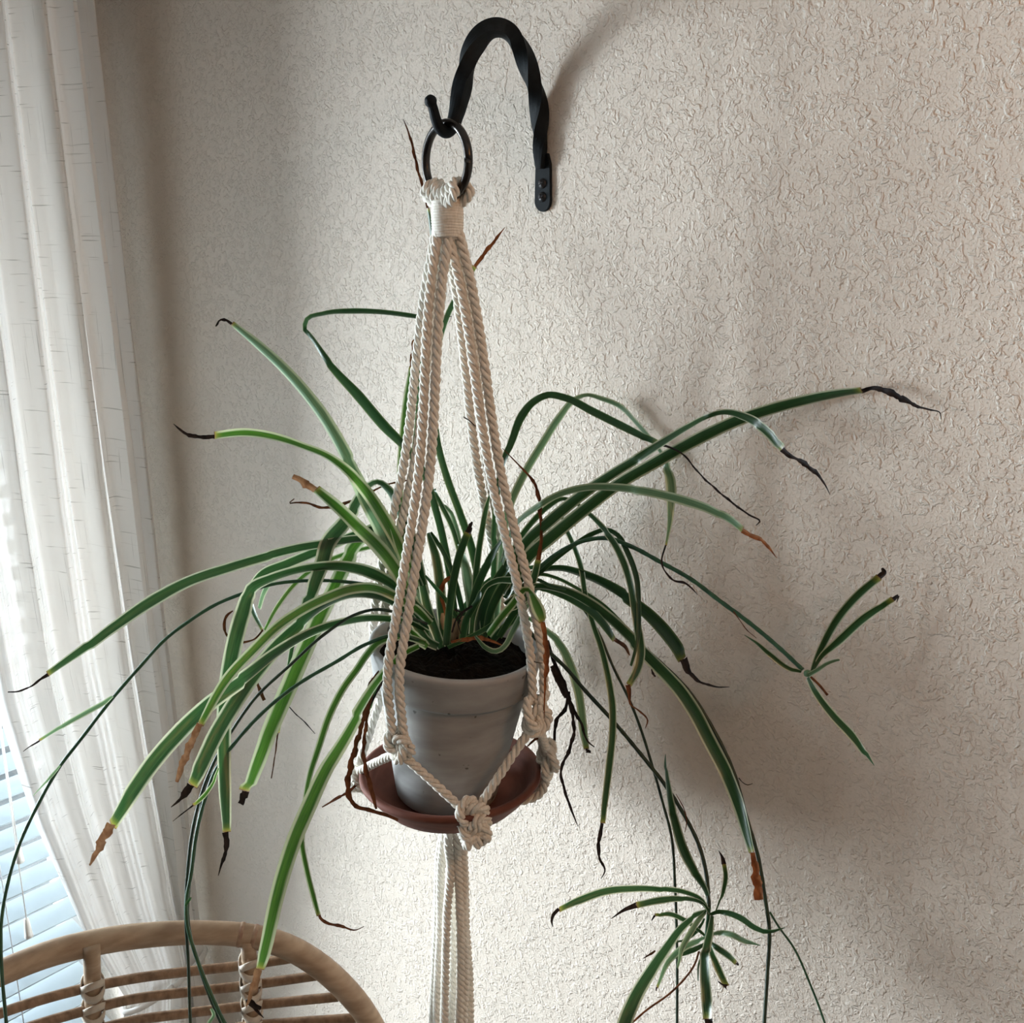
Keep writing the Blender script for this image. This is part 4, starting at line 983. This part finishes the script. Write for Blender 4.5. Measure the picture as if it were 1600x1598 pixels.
def strap(c, tdir, ndir, rad, tw, mat, par, name='binding'):
    """a flat peel wound crosswise round the post and rod"""
    t = Vector(tdir).normalized(); s = Vector(ndir).normalized(); w = t.cross(s).normalized()
    for sg_ in (-1, 1):
        pts = []
        for a in np.linspace(0, 2 * math.pi, 22):
            pts.append(Vector(c) + rad * (math.cos(a) * s + math.sin(a) * w) + t * sg_ * 0.011 * math.sin(a + 0.6))
        vs, fs = [], []
        for i, p in enumerate(pts):
            rdir = (p - Vector(c)); rdir -= t * rdir.dot(t); rdir.normalize()
            for dt, dr in ((-tw, 0), (-tw, 0.0016), (tw, 0.0016), (tw, 0)):
                vs.append(p + t * dt + rdir * dr)
        for i in range(len(pts) - 1):
            for k in range(4):
                a = i * 4 + k; b = i * 4 + (k + 1) % 4; fs.append((a, b, b + 4, a + 4))
        mk(name, vs, fs, mat, par)
def post(pxs, name='post'):
    top, bot = pxs
    P = [tuple(W(top[0], top[1], surf_d(top[0]) - 0.022)), tuple(W(bot[0], bot[1], surf_d(bot[0]) + 0.01)), None]
    d = Vector(P[1]) - Vector(P[0]); t = (0.45 - P[0][2]) / d.z if abs(d.z) > 1e-6 else 1
    P[2] = tuple(Vector(P[0]) + d * max(t, 1.05))
    return tube(name, [P[0], P[1], P[2]], 0.0105, M_rattan, CH, 14, n=24), P
for (top, bot, ys) in (((143, 1478), (147, 1620), (1540, 1576, 1612)), ((388, 1468), (396, 1620), (1508, 1540, 1573, 1605))):
    o, P = post((top, bot))
    d = Vector(P[1]) - Vector(P[0])
    for y in ys:
        s = (y - top[1]) / (bot[1] - top[1]); c = Vector(P[0]) + d * s
        strap(c, d, R, 0.0133, 0.0052, M_peel, CH)
o, P = post(((588, 1640), (592, 1740)))
# seat ring, cushion, front legs, stretchers (below the picture)
fr_l = Vector((full[0][0] + 0.30, full[0][1] + -0.18, seat_z)); 
ringp = []
cx, cy = (cA.x + cB.x) / 2 + 0.17, (cA.y + cB.y) / 2 - 0.13
for a in np.linspace(0, 2 * math.pi, 33): ringp.append((cx + 0.27 * math.cos(a), cy + 0.27 * math.sin(a), seat_z - 0.03))
tube('seat_ring', ringp, 0.014, M_rattan, CH, 12, n=80)
M_cush = noise_mat('linen_cushion', (0.6, 0.56, 0.5), (0.7, 0.66, 0.6), 200, 0.9, 0.4, 0.001)
mk('seat_cushion', *lathe([(0, -0.012), (0.22, -0.012), (0.25, 0.0), (0.262, 0.02), (0.25, 0.042), (0.2, 0.052), (0, 0.055)], (cx, cy, seat_z - 0.012), 48), M_cush, CH)
for a in (-1.1, 0.2, 2.2, 3.6):
    p = Vector((cx + 0.26 * math.cos(a), cy + 0.26 * math.sin(a), seat_z - 0.03))
    tube('leg', [tuple(p), (cx + 0.29 * math.cos(a), cy + 0.29 * math.sin(a), 0.0)], 0.014, M_rattan, CH, 12, n=8)

for o in bpy.data.objects:
    if '_o' in o: del o['_o']
